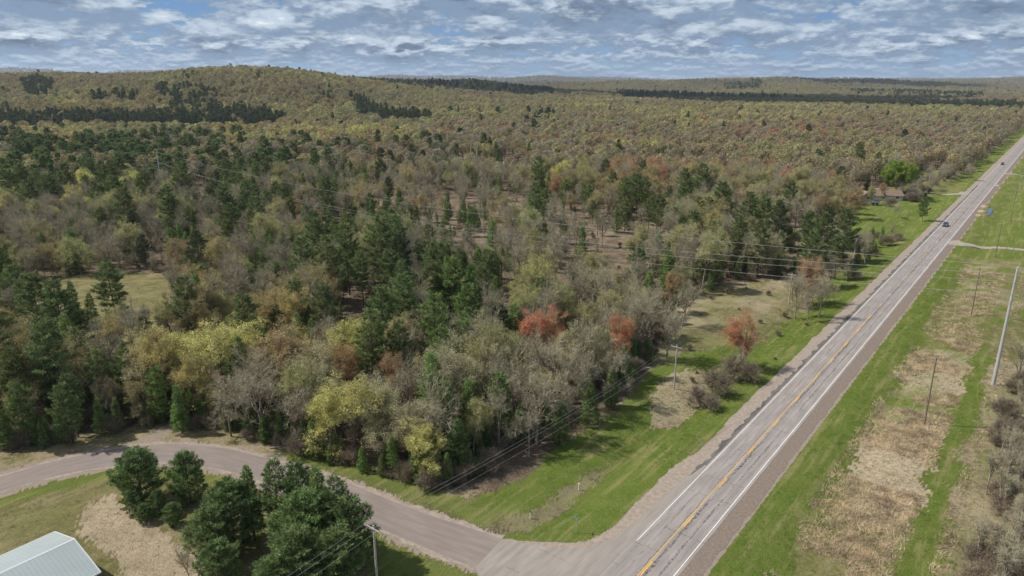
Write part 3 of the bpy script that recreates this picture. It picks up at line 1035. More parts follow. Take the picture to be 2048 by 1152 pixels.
for i in range(4):
    H = 16; R = [3.6, 4.2, 3.2, 4.6][i]
    proto('pine%d' % i, make_pine(10 + i, H, R, [0.28, 0.2, 0.34, 0.24][i], 'pine', 0.95, 16, 0.50, 0.10, 5), H, R)
for i in range(2):
    proto('bushy%d' % i, make_pine(20 + i, 9, 3.7, 0.03, 'round', 0.62, 17, 0.46, 0.085, 5), 9, 3.7)
for i in range(3):
    proto('spire%d' % i, make_pine(30 + i, 11, [2.2, 2.6, 1.9][i], 0.08, 'spire', 0.55, 15, 0.40, 0.085, 4), 11, 2.4)
for i in range(2):
    proto('farpine%d' % i, make_pine(40 + i, 16, 4.0, 0.25, 'pine', 1.3, 7, 0.95, 0.36, 3), 16, 4)
proto('farspire0', make_pine(45, 13, 2.6, 0.08, 'spire', 1.1, 7, 0.8, 0.30, 3), 13, 2.6)
for i in range(4):
    proto('oak%d' % i, make_decid(50 + i, 14, [5.2, 4.6, 5.8, 4.2][i], [0.28, 0.34, 0.24, 0.4][i], 4.6, 0.18, 5, 0.032, 0.9, 4, spread=1.15, leafball=0.3), 14, 5)
for i in range(4):
    proto('bare%d' % i, make_decid(60 + i, 15, [3.9, 3.3, 4.6, 2.8][i], [0.36, 0.42, 0.28, 0.48][i], 0.5, 0.12, 3, 0.034, 1.15, 4, spread=0.95, thick=1.5), 15, 3.4)
for i in range(2):
    proto('maple%d' % i, make_decid(70 + i, 13, [4.0, 3.4][i], [0.34, 0.4][i], 3.3, 0.15, 6, 0.03, 0.85, 4, spread=0.95, leafball=0.35), 13, 3.6)
proto('lush0', make_decid(75, 14, 5.8, 0.14, 8, 0.26, 8, 0.03, 0.9, 4, spread=0.9, nlimb=9), 14, 5.8)
for i in range(3):
    proto('shrub%d' % i, make_decid(80 + i, 3.4, [1.7, 2.0, 1.5][i], 0.12, 0.5, 0.09, 5, 0.026, 0.85, 3, stems=4, spread=0.9, nlimb=5, bark='brush', twigm='brush'), 3.4, 1.7)
for i in range(2):
    proto('sapling%d' % i, make_decid(85 + i, 7, 1.3, 0.45, 0.3, 0.1, 5, 0.03, 0.7, 3, stems=1, spread=0.55, nlimb=6, bark='birch', twigm='twig'), 7, 1.3)
for i in range(3):
    proto('fardecid%d' % i, make_far_decid(90 + i, 13, 5.2), 13, 5.2)
for i in range(2):
    proto('farbare%d' % i, make_far_decid(95 + i, 13, 4.6, 620, 0.9, True), 13, 4.6)

# ------------------------------------------------------------------ where the trees stand
TREES = []          # dict(kind, key, x, y, s, rz, tint, hand)


def jit(c, a=0.12):
    k = 1 + random.uniform(-a, a)
    return tuple(max(0.005, q * k * (1 + random.uniform(-a, a) * 0.4)) for q in c)


TINT = {
    'pine': (0.175, 0.222, 0.090), 'spire': (0.178, 0.255, 0.085), 'bushy': (0.155, 0.222, 0.085), 'darkpine': (0.100, 0.125, 0.066),
    'yellow': (0.58, 0.56, 0.20), 'olive': (0.40, 0.39, 0.175), 'tan': (0.40, 0.29, 0.15), 'pale': (0.43, 0.40, 0.24),
    'bare': (0.34, 0.31, 0.22), 'pink': (0.40, 0.30, 0.205), 'red': (0.60, 0.25, 0.135), 'orange': (0.50, 0.30, 0.155), 'lush': (0.25, 0.34, 0.06),
}


def add_tree(kind, key, x, y, s, tint, hand=False, sx=1.0, rz=None):
    TREES.append(dict(kind=kind, key=key, x=x, y=y, s=s, sx=sx, rz=random.uniform(0, 6.28) if rz is None else rz, tint=tint, hand=hand))


def by_top(kind, px, py, H, tintk, key=None, sx=1.0):
    """a tree placed where its top is seen, given its height"""
    fam = {'pine': 'pine', 'spire': 'spire', 'bushy': 'bushy', 'oak': 'oak', 'bare': 'bare', 'maple': 'maple', 'lush': 'lush', 'shrub': 'shrub', 'sapling': 'sapling'}[kind]
    if key is None:
        ks = [k for k in PR if k.startswith(fam)]
        key = random.choice(ks)
    z = 0.0
    x, y = gp(px, py, H)
    z = tz(x, y)
    x, y = gp(px, py, H + z)
    add_tree(kind, key, x, y, H / PR[key][2], jit(TINT[tintk], 0.08), True, sx)


# trees one can pick out in the photo (top pixel, height)
for q in [  # group beside the curved road, south side
    ('bushy', 268, 902, 8.2, 'bushy', 'bushy0', 1.08), ('bushy', 368, 908, 7.8, 'bushy', 'bushy1', 0.9), ('bushy', 312, 980, 4.0, 'bushy', None, 0.8),
    ('bushy', 283, 1008, 2.8, 'bushy', None, 1.0), ('bushy', 341, 1007, 3.4, 'bushy', None, 1.0), ('bushy', 262, 975, 4.0, 'bushy', None, 1.0),
    ('spire', 492, 932, 11.0, 'spire', 'spire2', 1.0), ('pine', 545, 922, 12.0, 'bushy', 'pine1', 0.9), ('pine', 600, 925, 12.0, 'bushy', 'pine3', 0.9),
    ('spire', 628, 932, 12.0, 'spire', 'spire0', 1.0), ('pine', 665, 955, 11.5, 'bushy', 'pine1', 0.9), ('bushy', 455, 968, 9.5, 'bushy', None, 1.0), 
    ('bushy', 610, 985, 10.5, 'bushy', None, 1.05), ('bushy', 690, 1000, 9.5, 'bushy', None, 1.0), ('bushy', 420, 1015, 8.0, 'bushy', None, 1.0),
    ('bushy', 590, 1062, 9.0, 'bushy', None, 1.1), ('bushy', 672, 1062, 8.5, 'bushy', None, 1.0), ('bushy', 435, 1085, 6.5, 'bushy', None, 1.0),
    ('bushy', 540, 1120, 7.0, 'bushy', None, 1.0),
    # young pines just north of the curved road
    ('pine', 40, 560, 15, 'spire', 'pine0', 0.8), ('spire', 45, 545, 11, 'spire', None, 1.0), ('spire', 138, 562, 12, 'spire', None, 1.0), ('spire', 175, 585, 9, 'spire', None, 1.1), ('pine', 20, 665, 14, 'pine', None, 1.0),
    ('pine', 85, 690, 14, 'bushy', 'pine2', 0.9), ('pine', 150, 655, 14, 'bushy', None, 0.9), ('pine', 245, 700, 12, 'spire', 'pine1', 1.0), ('pine', 205, 760, 11, 'bushy', None, 1.0), ('pine', 30, 760, 12, 'bushy', None, 1.0),
    ('pine', 120, 770, 11, 'pine', None, 1.0), ('pine', 310, 735, 11, 'spire', None, .9), ('spire', 290, 790, 9, 'spire', None, 1.0), ('spire', 350, 770, 9, 'spire', None, 1.1),
    # oaks in young leaf, front row
    ('oak', 400, 655, 15.1, 'yellow', 'oak0', 1.30), ('oak', 470, 640, 14.0, 'yellow', 'oak2', 1.30), ('oak', 560, 665, 14.0, 'tan', 'oak1', 1.30), ('oak', 440, 590, 12, 'olive', 'oak3', 1.1),
    ('oak', 380, 740, 12, 'olive', 'oak1', 1.0), ('oak', 520, 740, 13, 'bare', 'bare2', 1.3), ('oak', 600, 730, 12, 'olive', 'oak3', 1.0), ('oak', 700, 755, 13.0, 'yellow', 'oak0', 1.17), ('oak', 765, 770, 12.4, 'pale', 'oak1', 1.04),
    ('oak', 650, 790, 11.3, 'yellow', 'oak3', 1.04), ('oak', 900, 705, 14.0, 'pale', 'oak3', 1.17), ('oak', 820, 800, 11.3, 'pale', 'oak1', 1.04), ('oak', 945, 800, 10.5, 'olive', 'oak3', 0.8),
    ('oak', 300, 660, 13, 'olive', 'oak2', 1.0), ('oak', 230, 620, 11, 'olive', 'oak0', 1.0), ('oak', 330, 600, 11, 'olive', 'oak1', .9),
    ('bare', 500, 700, 14, 'bare', 'bare0', 1.3), ('bare', 570, 770, 10.5, 'bare', 'bare2', 1.3), ('bare', 450, 770, 9.5, 'bare', 'bare1', 1.2),
    # tall white pines of the middle
    ('pine', 690, 450, 20, 'pine', 'pine1', 0.95), ('pine', 760, 440, 21, 'pine', 'pine3', 1.0), ('pine', 800, 470, 19, 'darkpine', 'pine0', 1.0), ('pine', 720, 500, 16, 'pine', 'pine2', 0.9),
    ('pine', 900, 520, 19, 'spire', 'pine3', 1.0), ('pine', 870, 590, 18, 'spire', 'pine1', 1.0), ('pine', 940, 570, 17, 'spire', 'pine0', 1.0), ('pine', 965, 530, 17, 'pine', 'pine2', 0.9),
    ('spire', 1030, 605, 15, 'spire', 'spire1', 1.15), ('spire', 858, 705, 17, 'spire', 'spire0', 1.05), ('pine', 880, 650, 16, 'spire', 'pine2', 1.0), ('spire', 1090, 535, 12, 'spire', 'spire1', 1.4),
    ('pine', 1275, 495, 15, 'pine', 'pine3', 0.85), ('spire', 1340, 500, 12, 'spire', 'spire1', 1.2), ('pine', 1085, 440, 13, 'spire', 'pine2', 1.0),
    ('spire', 950, 415, 9, 'spire', 'spire1', 1.25), ('pine', 1285, 320, 18, 'pine', 'pine0', 1.0), ('spire', 1235, 410, 11, 'spire', None, 1.0), ('spire', 1000, 350, 13, 'spire', 'spire0', 1.0),
    ('pine', 1070, 365, 15, 'pine', None, 1.0), ('pine', 1130, 360, 14, 'spire', None, 1.0), ('pine', 1180, 370, 14, 'spire', None, 1.0),
    ('pine', 1450, 365, 20, 'pine', 'pine3', 1.1), ('pine', 1500, 385, 19, 'pine', 'pine1', 1.1), ('pine', 1480, 430, 17, 'pine', 'pine0', 1.0), ('pine', 1585, 360, 18, 'pine', 'pine2', 1.0), ('pine', 1530, 395, 18, 'pine', 'pine0', 1.1),
    ('pine', 1650, 425, 17, 'pine', 'pine1', 1.2), ('pine', 1630, 465, 16, 'pine', 'pine3', 1.0), ('pine', 1700, 420, 17, 'pine', 'pine3', 1.1), ('pine', 1680, 470, 14, 'pine', 'pine2', 1.1), ('spire', 1582, 452, 9, 'spire', None, 1.0),
    ('bushy', 1852, 397, 10, 'bushy', 'pine3', 1.0),
    ('pine', 1722, 285, 20, 'pine', 'pine0', 1.1), ('pine', 1758, 303, 18, 'pine', 'pine2', 0.9), ('pine', 1640, 300, 15, 'darkpine', 'pine3', 1.1), ('pine', 1600, 305, 13, 'darkpine', 'pine1', 1.4), ('pine', 1530, 305, 13, 'darkpine', 'pine1', 1.4),
    ('pine', 1690, 310, 13, 'darkpine', 'pine1', 1.0), ('pine', 1517, 222, 17, 'darkpine', 'pine3', 1.2), ('pine', 1637, 228, 16, 'darkpine', 'pine3', 1.0), ('pine', 1725, 226, 15, 'darkpine', 'pine1', 1.0),
    ('pine', 1070, 238, 19, 'darkpine', 'pine3', 1.1), ('pine', 1028, 245, 17, 'darkpine', 'pine0', 1.0), ('pine', 860, 275, 17, 'darkpine', 'pine1', 1.0), ('pine', 430, 278, 16, 'darkpine', 'pine1', 1.1), ('pine', 225, 275, 16, 'darkpine', 'pine1', 1.0),
    ('pine', 295, 268, 19, 'pine', 'pine1', 1.1), ('pine', 358, 277, 18, 'pine', 'pine2', 1.1), ('pine', 385, 258, 16, 'pine', 'pine0', 1.0),
    ('pine', 30, 275, 22, 'pine', 'pine1', 1.2), ('pine', 80, 300, 20, 'pine', 'pine3', 1.0), ('pine', 140, 285, 20, 'pine', 'pine1', 1.1), ('pine', 170, 310, 19, 'pine', 'pine3', 1.1), ('pine', 10, 340, 21, 'pine', 'pine0', 1.2), ('pine', 90, 350, 18, 'pine', 'pine1', 1.1), ('pine', 200, 320, 16, 'pine', 'pine2', 1.0),
    ('pine', 240, 375, 22, 'pine', 'pine0', 1.0), ('pine', 330, 370, 21, 'pine', 'pine2', 1.1), ('pine', 480, 345, 16, 'pine', 'pine1', 1.1), ('pine', 505, 370, 16, 'pine', 'pine3', 1.0), ('spire', 560, 320, 15, 'spire', None, 1.1), ('spire', 605, 345, 13, 'spire', None, 1.1),
    ('spire', 690, 305, 15, 'spire', None, 1.1), ('spire', 710, 365, 11, 'spire', None, 1.0), ('pine', 340, 455, 14, 'spire', 'pine2', 1.0), ('pine', 400, 530, 10, 'spire', 'bushy0', 0.8), ('spire', 430, 485, 9, 'spire', 'bushy1', 0.7), ('spire', 495, 520, 10, 'spire', None, 1.3),
    ('spire', 550, 520, 11, 'spire', None, 1.0), ('spire', 640, 535, 10, 'spire', None, 1.3), ('spire', 450, 540, 9, 'spire', None, 1.0),
    ('spire', 915, 835, 9, 'spire', 'spire1', 1.3), ('pine', 885, 755, 14, 'spire', 'pine2', 0.9), ('spire', 650, 848, 7, 'spire', 'spire0', 1.2), ('spire', 560, 800, 9, 'spire', 'spire1', 1.1), ('spire', 1182, 765, 8, 'spire', 'spire1', 1.2),
    ('spire', 1120, 800, 8, 'spire', 'spire0', 1.2), ('pine', 1000, 745, 13, 'spire', 'pine0', 0.9), ('pine', 795, 640, 16, 'pine', 'pine2', 0.9), ('spire', 940, 760, 12, 'spire', 'spire0', 1.1), ('spire', 1225, 735, 8, 'spire', 'spire2', 1.2),
    ('oak', 855, 850, 9, 'yellow', 'oak1', 1.1), ('oak', 960, 690, 13, 'olive', 'oak0', 1.0), ('oak', 610, 690, 13, 'pale', 'oak0', 1.2), ('oak', 345, 665, 13, 'yellow', 'oak1', 1.3), ('oak', 265, 700, 12, 'pale', 'oak3', 1.3), ('oak', 1195, 650, 13, 'pale', 'oak1', 1.0),
    # coloured broadleaf trees
    ('maple', 1090, 620, 14, 'red', 'maple0', 1.1), ('maple', 1245, 632, 13, 'red', 'maple1', 0.85), ('maple', 1490, 632, 12.5, 'red', 'maple1', 1.1), ('maple', 1625, 520, 13, 'orange', 'maple1', 1.0), ('oak', 1600, 548, 12, 'tan', 'bare1', 1.0),
    ('bare', 1650, 545, 12, 'bare', 'bare0', 1.0), ('bare', 1625, 570, 10, 'pink', 'bare3', 1.0),
    ('maple', 1240, 345, 12, 'red', None, 1.2), ('maple', 1375, 350, 11, 'red', None, 1.0), ('maple', 1270, 315, 12, 'orange', None, 1.2), ('maple', 1440, 318, 11, 'red', None, 1.0), ('maple', 1665, 340, 14, 'orange', None, 1.0), ('maple', 1690, 350, 13, 'orange', None, 1.0),
    ('oak', 1290, 375, 12, 'tan', 'oak0', 1.0), ('oak', 1340, 545, 11, 'tan', 'oak3', 0.9), ('oak', 1640, 385, 13, 'tan', 'oak0', 1.0), ('oak', 1720, 375, 14, 'tan', 'oak1', 1.0), ('oak', 1768, 366, 9, 'tan', 'oak3', 0.8), ('oak', 1742, 372, 9, 'olive', 'oak3', 0.8), ('oak', 1715, 385, 10, 'tan', 'oak1', 0.8),
    ('bare', 1045, 480, 16, 'bare', 'bare1', 1.2), ('bare', 1100, 660, 15, 'tan', 'bare2', 1.3), ('bare', 1030, 700, 14, 'tan', 'bare0', 1.1), ('bare', 1160, 640, 15, 'bare', 'bare1', 1.2), ('bare', 1180, 700, 13, 'bare', 'bare2', 1.1), ('bare', 1290, 590, 15, 'bare', 'bare2', 1.1),
    ('bare', 1340, 600, 14, 'bare', 'bare0', 1.1), ('bare', 1075, 745, 13, 'bare', 'bare2', 1.2), ('bare', 1000, 770, 12, 'bare', 'bare1', 1.1), ('bare', 1130, 740, 12, 'bare', 'bare3', 1.1), ('bare', 1060, 800, 10, 'bare', 'bare0', 1.0), ('bare', 1230, 690, 12, 'bare', 'bare1', 1.1),
    ('bare', 1370, 560, 12, 'olive', 'bare2', 1.1), ('maple', 690, 690, 12, 'orange', None, 0.9), ('maple', 780, 710, 11, 'orange', None, 0.8), ('bare', 740, 650, 13, 'bare', None, 1.2), ('bare', 640, 640, 13, 'pink', None, 1.2),
    ('lush', 1803, 325, 18, 'lush', 'lush0', 1.0), ('maple', 1783, 395, 4.5, 'pink', 'shrub1', 1.0), ('bare', 1930, 310, 12, 'olive', 'bare2', 1.1), ('bare', 1945, 325, 11, 'bare', 'bare0', 1.1), ('bare', 1785, 445, 6, 'pink', 'bare3', 1.2), ('bare', 1793, 408, 6, 'bare', 'bare2', 1.3),
    # narrow dark conifers behind the house
    ('spire', 1833, 335, 11, 'darkpine', 'spire1', 1.3), ('spire', 1842, 328, 10, 'darkpine', 'spire0', 1.3), ('spire', 1738, 345, 10, 'darkpine', 'spire2', 0.9), ('spire', 1970, 255, 12, 'darkpine', 'spire1', 1.2), ('spire', 1965, 265, 12, 'darkpine', 'spire0', 1.2),
    # roadside brush
    ('shrub', 1400, 775, 4.0, 'bare', None, 1.2), ('shrub', 1440, 745, 5.0, 'bare', None, 1.1), ('shrub', 1470, 715, 5.0, 'bare', None, 1.1), ('shrub', 1500, 725, 4.0, 'bare', None, 1.2), ('shrub', 1425, 790, 3.0, 'bare', None, 1.2),
    ('bare', 1480, 690, 8, 'bare', 'bare3', 1.0), ('shrub', 1780, 470, 4, 'pink', None, 1.4), ('shrub', 1800, 465, 3, 'bare', None, 1.4), ('shrub', 1860, 375, 3, 'bare', None, 1.2),
    ('bare', 368, 1090, 5.5, 'bare', 'bare2', 0.8),
]:
    kd, px, py, H, tk, key, sx = q
    by_top(kd, px, py, H, tk, key, sx)

_sm = [tuple(p) for p in SIDE_MID[::4]]
TREES = [t for t in TREES if float(seg_dist(np.array([t['x']]), np.array([t['y']]), _sm)[0]) > 6.5]

for q in range(34):                                     # scrubby strip between the big pines and the highway
    by_top('bare' if q % 3 else 'shrub', random.uniform(1590, 1760), random.uniform(455, 560), random.uniform(6, 11) if q % 3 else 3.5, random.choice(['bare', 'pink', 'olive']), None, 1.1)
TREES = [t for t in TREES if not (-9.5 < hw(t['x'], t['y'])[0] < 16)]
# the wood's make-up at places of the photo: (px, py) -> weights
TYPES = ['pine', 'spire', 'yellow', 'olive', 'bare', 'pink', 'red', 'dark', 'pale']
CP = [
    (60, 800, dict(pine=4, spire=4, olive=2, bare=2)), (250, 830, dict(pine=4, spire=4, bare=2, olive=2, yellow=1)), (420, 830, dict(olive=3, yellow=2, bare=3, spire=2)), (560, 830, dict(olive=3, bare=3, spire=3, yellow=2)),
    (700, 860, dict(yellow=3, bare=3, spire=4, pale=1)), (880, 900, dict(spire=4, bare=4, pale=2)), (1050, 820, dict(bare=5, spire=5, olive=1)), (1200, 720, dict(bare=5, spire=4, olive=1)), (1350, 650, dict(bare=6, spire=1, olive=1)),
    (700, 680, dict(pine=4, bare=4, spire=3, pink=1)), (850, 640, dict(pine=4, bare=4, spire=3)), (1000, 620, dict(bare=6, spire=3, pine=1)), (500, 600, dict(spire=4, bare=5)), (250, 720, dict(olive=5, yellow=1, bare=3, pine=2)), (100, 720, dict(olive=2, pine=5, bare=2)),
    (60, 520, dict(bare=7, spire=2, pink=1)), (200, 500, dict(bare=6, spire=3, pink=1)), (400, 500, dict(spire=4, bare=5, pine=1)), (60, 400, dict(pine=5, yellow=3, bare=1)), (250, 420, dict(pine=3, yellow=3, bare=3)), (330, 440, dict(bare=6, pink=2, pine=2)), (500, 440, dict(bare=5, spire=2, pine=2)),
    (450, 380, dict(pine=4, bare=4, spire=2)), (650, 400, dict(spire=4, bare=6, pine=1)), (850, 400, dict(bare=6, spire=2)), (1000, 440, dict(bare=5, spire=4)), (1100, 470, dict(spire=4, bare=4, pine=1)), (1250, 520, dict(bare=6, spire=2)),
    (1330, 460, dict(bare=5, pine=2, olive=2)), (1450, 500, dict(pine=3, bare=6)), (1600, 500, dict(bare=5, pine=3, olive=1)), (1300, 370, dict(red=3.5, pink=3, bare=2, yellow=1, olive=1, spire=1)), (1450, 370, dict(olive=3, pink=3, red=2, bare=2)),
    (1600, 400, dict(olive=5, bare=3, pink=2)), (1650, 350, dict(olive=4, pink=3, bare=2, red=2)), (1550, 320, dict(pink=4, bare=3, olive=2, red=.6)), (1300, 300, dict(pink=5, bare=4, olive=1)), (1200, 320, dict(yellow=2, pink=3, bare=3, red=1)), (1100, 330, dict(bare=6, spire=1, pink=1)),
    (950, 310, dict(bare=5, pink=3, spire=1)), (750, 320, dict(bare=6, pink=3, spire=1, pine=1)), (550, 310, dict(pink=3, bare=4, yellow=2, pine=1)), (400, 320, dict(bare=4, yellow=2, pink=2, pine=2)), (150, 330, dict(pine=5, yellow=2, bare=2)),
    (100, 275, dict(yellow=6, pink=3, olive=2)), (300, 275, dict(yellow=6, pink=2, olive=2, dark=.5)), (500, 280, dict(yellow=4, pink=3, olive=2, dark=.5)), (720, 275, dict(red=3.5, pink=4, yellow=2, olive=1, dark=.3)), (900, 280, dict(pink=4, olive=2, red=.7, bare=2)),
    (1000, 265, dict(bare=4, olive=3, pink=2)), (1200, 270, dict(bare=4, pink=4, olive=2)), (1450, 280, dict(pink=6, bare=2, olive=2, red=.5)), (1700, 290, dict(pink=4, olive=4, red=1.6, bare=1)), (1850, 300, dict(pink=4, olive=3, bare=2)), (1900, 340, dict(bare=6, olive=2)), (1990, 260, dict(bare=6, pink=2, olive=1)), (1940, 290, dict(bare=6, pink=2)),
    (100, 240, dict(dark=9, olive=1)), (250, 243, dict(dark=10)), (400, 242, dict(dark=10)), (550, 240, dict(dark=4, olive=4)), (100, 255, dict(pink=3, yellow=3, dark=2)), (330, 222, dict(olive=5, yellow=3, dark=3)), (150, 215, dict(yellow=4, olive=5, dark=.7)), (500, 215, dict(olive=6, yellow=2, dark=3)),
    (640, 225, dict(olive=5, dark=2, yellow=2)), (740, 235, dict(dark=6, olive=3)), (830, 240, dict(dark=4, olive=4)), (900, 225, dict(yellow=4, olive=5, bare=1)), (1100, 220, dict(yellow=4, olive=6, dark=.4)), (1250, 230, dict(olive=5, dark=2, yellow=2)), (1350, 215, dict(olive=5, dark=3)), (1500, 225, dict(olive=5, yellow=4, pink=1)), (1700, 225, dict(olive=5, yellow=3, pink=2)), (1850, 230, dict(olive=5, yellow=3, pink=3)),
    (70, 185, dict(dark=5, olive=5)), (180, 190, dict(yellow=4, olive=6)), (250, 200, dict(dark=2, olive=5, yellow=2)), (400, 195, dict(dark=4, olive=5)), (500, 180, dict(yellow=3, olive=7, dark=.3)), (620, 180, dict(olive=7, yellow=2, dark=.5)), (720, 195, dict(dark=3, olive=5)), (900, 195, dict(olive=4, dark=6)), (1060, 190, dict(dark=8, olive=2)), (1000, 200, dict(olive=6, dark=3)),
    (1200, 205, dict(olive=7, dark=1, yellow=2)), (1300, 198, dict(dark=8, olive=2)), (1450, 200, dict(dark=7, olive=3)), (1600, 208, dict(dark=5, olive=3, pink=2)), (1800, 208, dict(dark=5, pink=3, olive=2)), (2000, 215, dict(dark=3, pink=4, olive=2)), (1250, 180, dict(olive=8, dark=1.5)), (1500, 178, dict(olive=7, dark=2, yellow=1)), (1700, 180, dict(olive=6, dark=4)), (1950, 190, dict(dark=4, olive=4, pink=2)), (400, 165, dict(olive=6, yellow=3, dark=.5)),
]
cpw = np.zeros((len(CP), len(TYPES)))
for i, (_, _, wd) in enumerate(CP):
    for k, v in wd.items():
        cpw[i, TYPES.index(k)] = v
cpw /= cpw.sum(axis=1, keepdims=True)
cpx = np.array([c[0] for c in CP], float); cpy = np.array([c[1] for c in CP], float)


DARKP = [([(-600, 236), (0, 234), (300, 232), (540, 228), (575, 240), (560, 254), (400, 260), (150, 258), (-600, 262)], 0.95),
         ([(42, 168), (70, 158), (110, 172), (104, 196), (60, 200)], 0.9), ([(178, 196), (270, 192), (275, 206), (190, 208)], 0.85), ([(310, 182), (360, 176), (440, 182), (445, 226), (330, 228)], 0.45),
         ([(632, 182), (666, 186), (664, 204), (640, 204)], 0.8), ([(705, 196), (735, 196), (750, 222), (862, 240), (850, 254), (720, 240)], 0.9), ([(1000, 176), (1100, 180), (1112, 192), (1060, 198), (990, 188)], 0.8),
         ([(760, 170), (960, 166), (1000, 184), (900, 190)], 0.25), ([(1235, 188), (1420, 197), (1700, 207), (2200, 214), (2200, 226), (1700, 216), (1420, 211), (1240, 200)], 0.9), ([(1450, 170), (1520, 167), (1525, 182), (1450, 185)], 0.7),
         ([(1700, 184), (1960, 192), (1960, 200), (1700, 194)], 0.5), ([(590, 255), (720, 258), (720, 268), (590, 266)], 0.3), ([(1060, 225), (1110, 225), (1110, 262), (1060, 262)], 0.35)]


def wood_type(px, py, x, y, u):
    ly = np.log(np.maximum(py - 130, 8)); lcy = np.log(np.maximum(cpy - 130, 8))
    out = np.zeros(len(px), int)
    for s in range(0, len(px), 20000):
        sl_ = slice(s, s + 20000)
        jx = px[sl_] + (fnoise(x[sl_], y[sl_], 45, 71) - 0.5) * 220
        jl = ly[sl_] + (fnoise(x[sl_], y[sl_], 40, 72) - 0.5) * 0.35
        d2 = ((jx[:, None] - cpx[None]) / 200) ** 2 + ((jl[:, None] - lcy[None]) / 0.16) ** 2
        wgt = 1 / (d2 + 0.05) ** 2
        pr = wgt @ cpw
        dk = pr[:, TYPES.index('dark')]
        kx = px[sl_] + (fnoise(x[sl_], y[sl_], 50, 73) - 0.5) * 26; ky = py[sl_] + (fnoise(x[sl_], y[sl_], 60, 74) - 0.5) * 7
        pd = np.full(len(kx), 0.008)
        for poly_, p_ in DARKP:
            pd = np.where(inpoly(kx, ky, poly_), p_, pd)
        pr[:, TYPES.index('dark')] = 0
        pr /= pr.sum(axis=1, keepdims=True)
        pr[:, TYPES.index('dark')] = pd / (1 - pd)
        pr /= pr.sum(axis=1, keepdims=True)
        # like keeps to like: patch noise sharpens the mix
        for t in range(len(TYPES)):
            pr[:, t] *= np.exp((4.5 if t not in (0, 7) else (2.0 if t == 0 else 0.0)) * (fnoise(x[sl_], y[sl_], 22 if t in (0, 1, 4) else 45, 80 + t) - 0.5) + np.where(px[sl_] * 0 + np.hypot(x[sl_], y[sl_]) > 430, 5.0, 0.0) * (fnoise(x[sl_], y[sl_], 170, 180 + t) - 0.5) * (t != 7))
        pr /= pr.sum(axis=1, keepdims=True)
        cs = np.cumsum(pr, axis=1)
        out[sl_] = (u[sl_][:, None] > cs).sum(axis=1)
    return np.minimum(out, len(TYPES) - 1)


def jittered(y0, y1, sp, half=0.86, extra_left=0):
    ys = np.arange(y0, y1, sp * 0.9)
    P = []
    for k, yy in enumerate(ys):
        xm = yy * half + 30
        xs = np.arange(-xm - extra_left, xm, sp) + (k % 2) * sp / 2
        P.append(np.c_[xs, np.full(len(xs), yy)])
    P = np.vstack(P)
    P += rng.uniform(-0.42, 0.42, P.shape) * sp
    return P


bands = [(60, 330, 4.9), (330, 900, 6.6), (900, 1900, 8.5), (1900, 3600, 13), (3600, 7500, 24), (7500, 12500, 50)]
FP = []; FS = []
for (a0, a1, sp) in bands:
    p = jittered(a0, a1, sp)
    FP.append(p); FS.append(np.full(len(p), {4.9: 0.80, 6.6: 0.9, 8.5: 1.0, 13: 1.22, 24: 1.6, 50: 2.4}[sp]))
FP = np.vstack(FP); FS = np.concatenate(FS)
x, y = FP[:, 0], FP[:, 1]
tz0 = terrain(x, y)
px, py, dep = project(x, y, np.where(np.hypot(x, y) > 800, tz0 + 6, 0))
d, a = hw(x, y)
r = np.hypot(x, y)
jx = px + (fnoise(x, y, 14, 41) - 0.5) * 3600 / np.maximum(dep, 60); jy = py + (fnoise(x, y, 14, 42) - 0.5) * 2200 / np.maximum(dep, 60)
keep = np.ones(len(x), bool)
EDGE = [(-600, 905), (0, 905), (100, 895), (200, 868), (300, 845), (350, 838), (420, 858), (480, 872), (560, 895), (640, 925), (760, 950), (860, 975), (940, 960), (1000, 905), (1075, 855), (1150, 815), (1240, 770), (1295, 730), (1330, 660), (1365, 600), (1450, 562), (1560, 553), (1640, 545), (1700, 530), (1755, 505)]
edge_y = np.interp(px, [e[0] for e in EDGE], [e[1] for e in EDGE])
nearw = r < 420
keep &= ~(nearw & (px < 1760) & (py > edge_y))
keep &= ~(nearw & (px >= 1700) & (py > 505))
keep &= ~((d > -17) & (r < 260))
verge = np.where(a > 560, 14, 17) + 4 * fnoise(a, 0 * a, 40, 44)
keep &= ~((d > -verge) & (d < 60) & (r < 1100))
keep &= ~((d > 30) & (r < 900))
keep &= ~((np.abs(d) < 12) & (r < 4600))
keep &= ~((d > 12) & (r < 900))
for poly in (YARD, FIELD_N, MARSH, CORNER, CLEAR_L, SPOT_B, STRAW_M):
    keep &= ~(inpoly(jx, jy, poly) & (r < 900) & (y > 0))
thin = inpoly(jx, jy, CLEAR_C) & (rng.random(len(x)) < 0.66)
keep &= ~(thin & (r < 600))
thin = (inpoly(jx, jy, SPOT_C) | inpoly(jx, jy, POND)) & (rng.random(len(x)) < 0.7)
keep &= ~(thin & (r < 600))
CORRIDOR = [(95.6, 127.9), (-186, 386)]
cd = seg_dist(x, y, CORRIDOR)
keep &= ~((cd < 11) & (rng.random(len(x)) < 0.8) & (r < 600))
# lumps of open air in the wood near the camera
keep &= ~((r < 330) & (fnoise(x, y, 13, 45) < 0.36) & ~((px < 360) & (py > 700)))
_, ptop, _ = project(x, y, np.full(len(x), 12.0))
keep &= ~((r < 200) & (px > 30) & (px < 400) & (py > 640) & (ptop < 640) & (rng.random(len(x)) < 0.6))
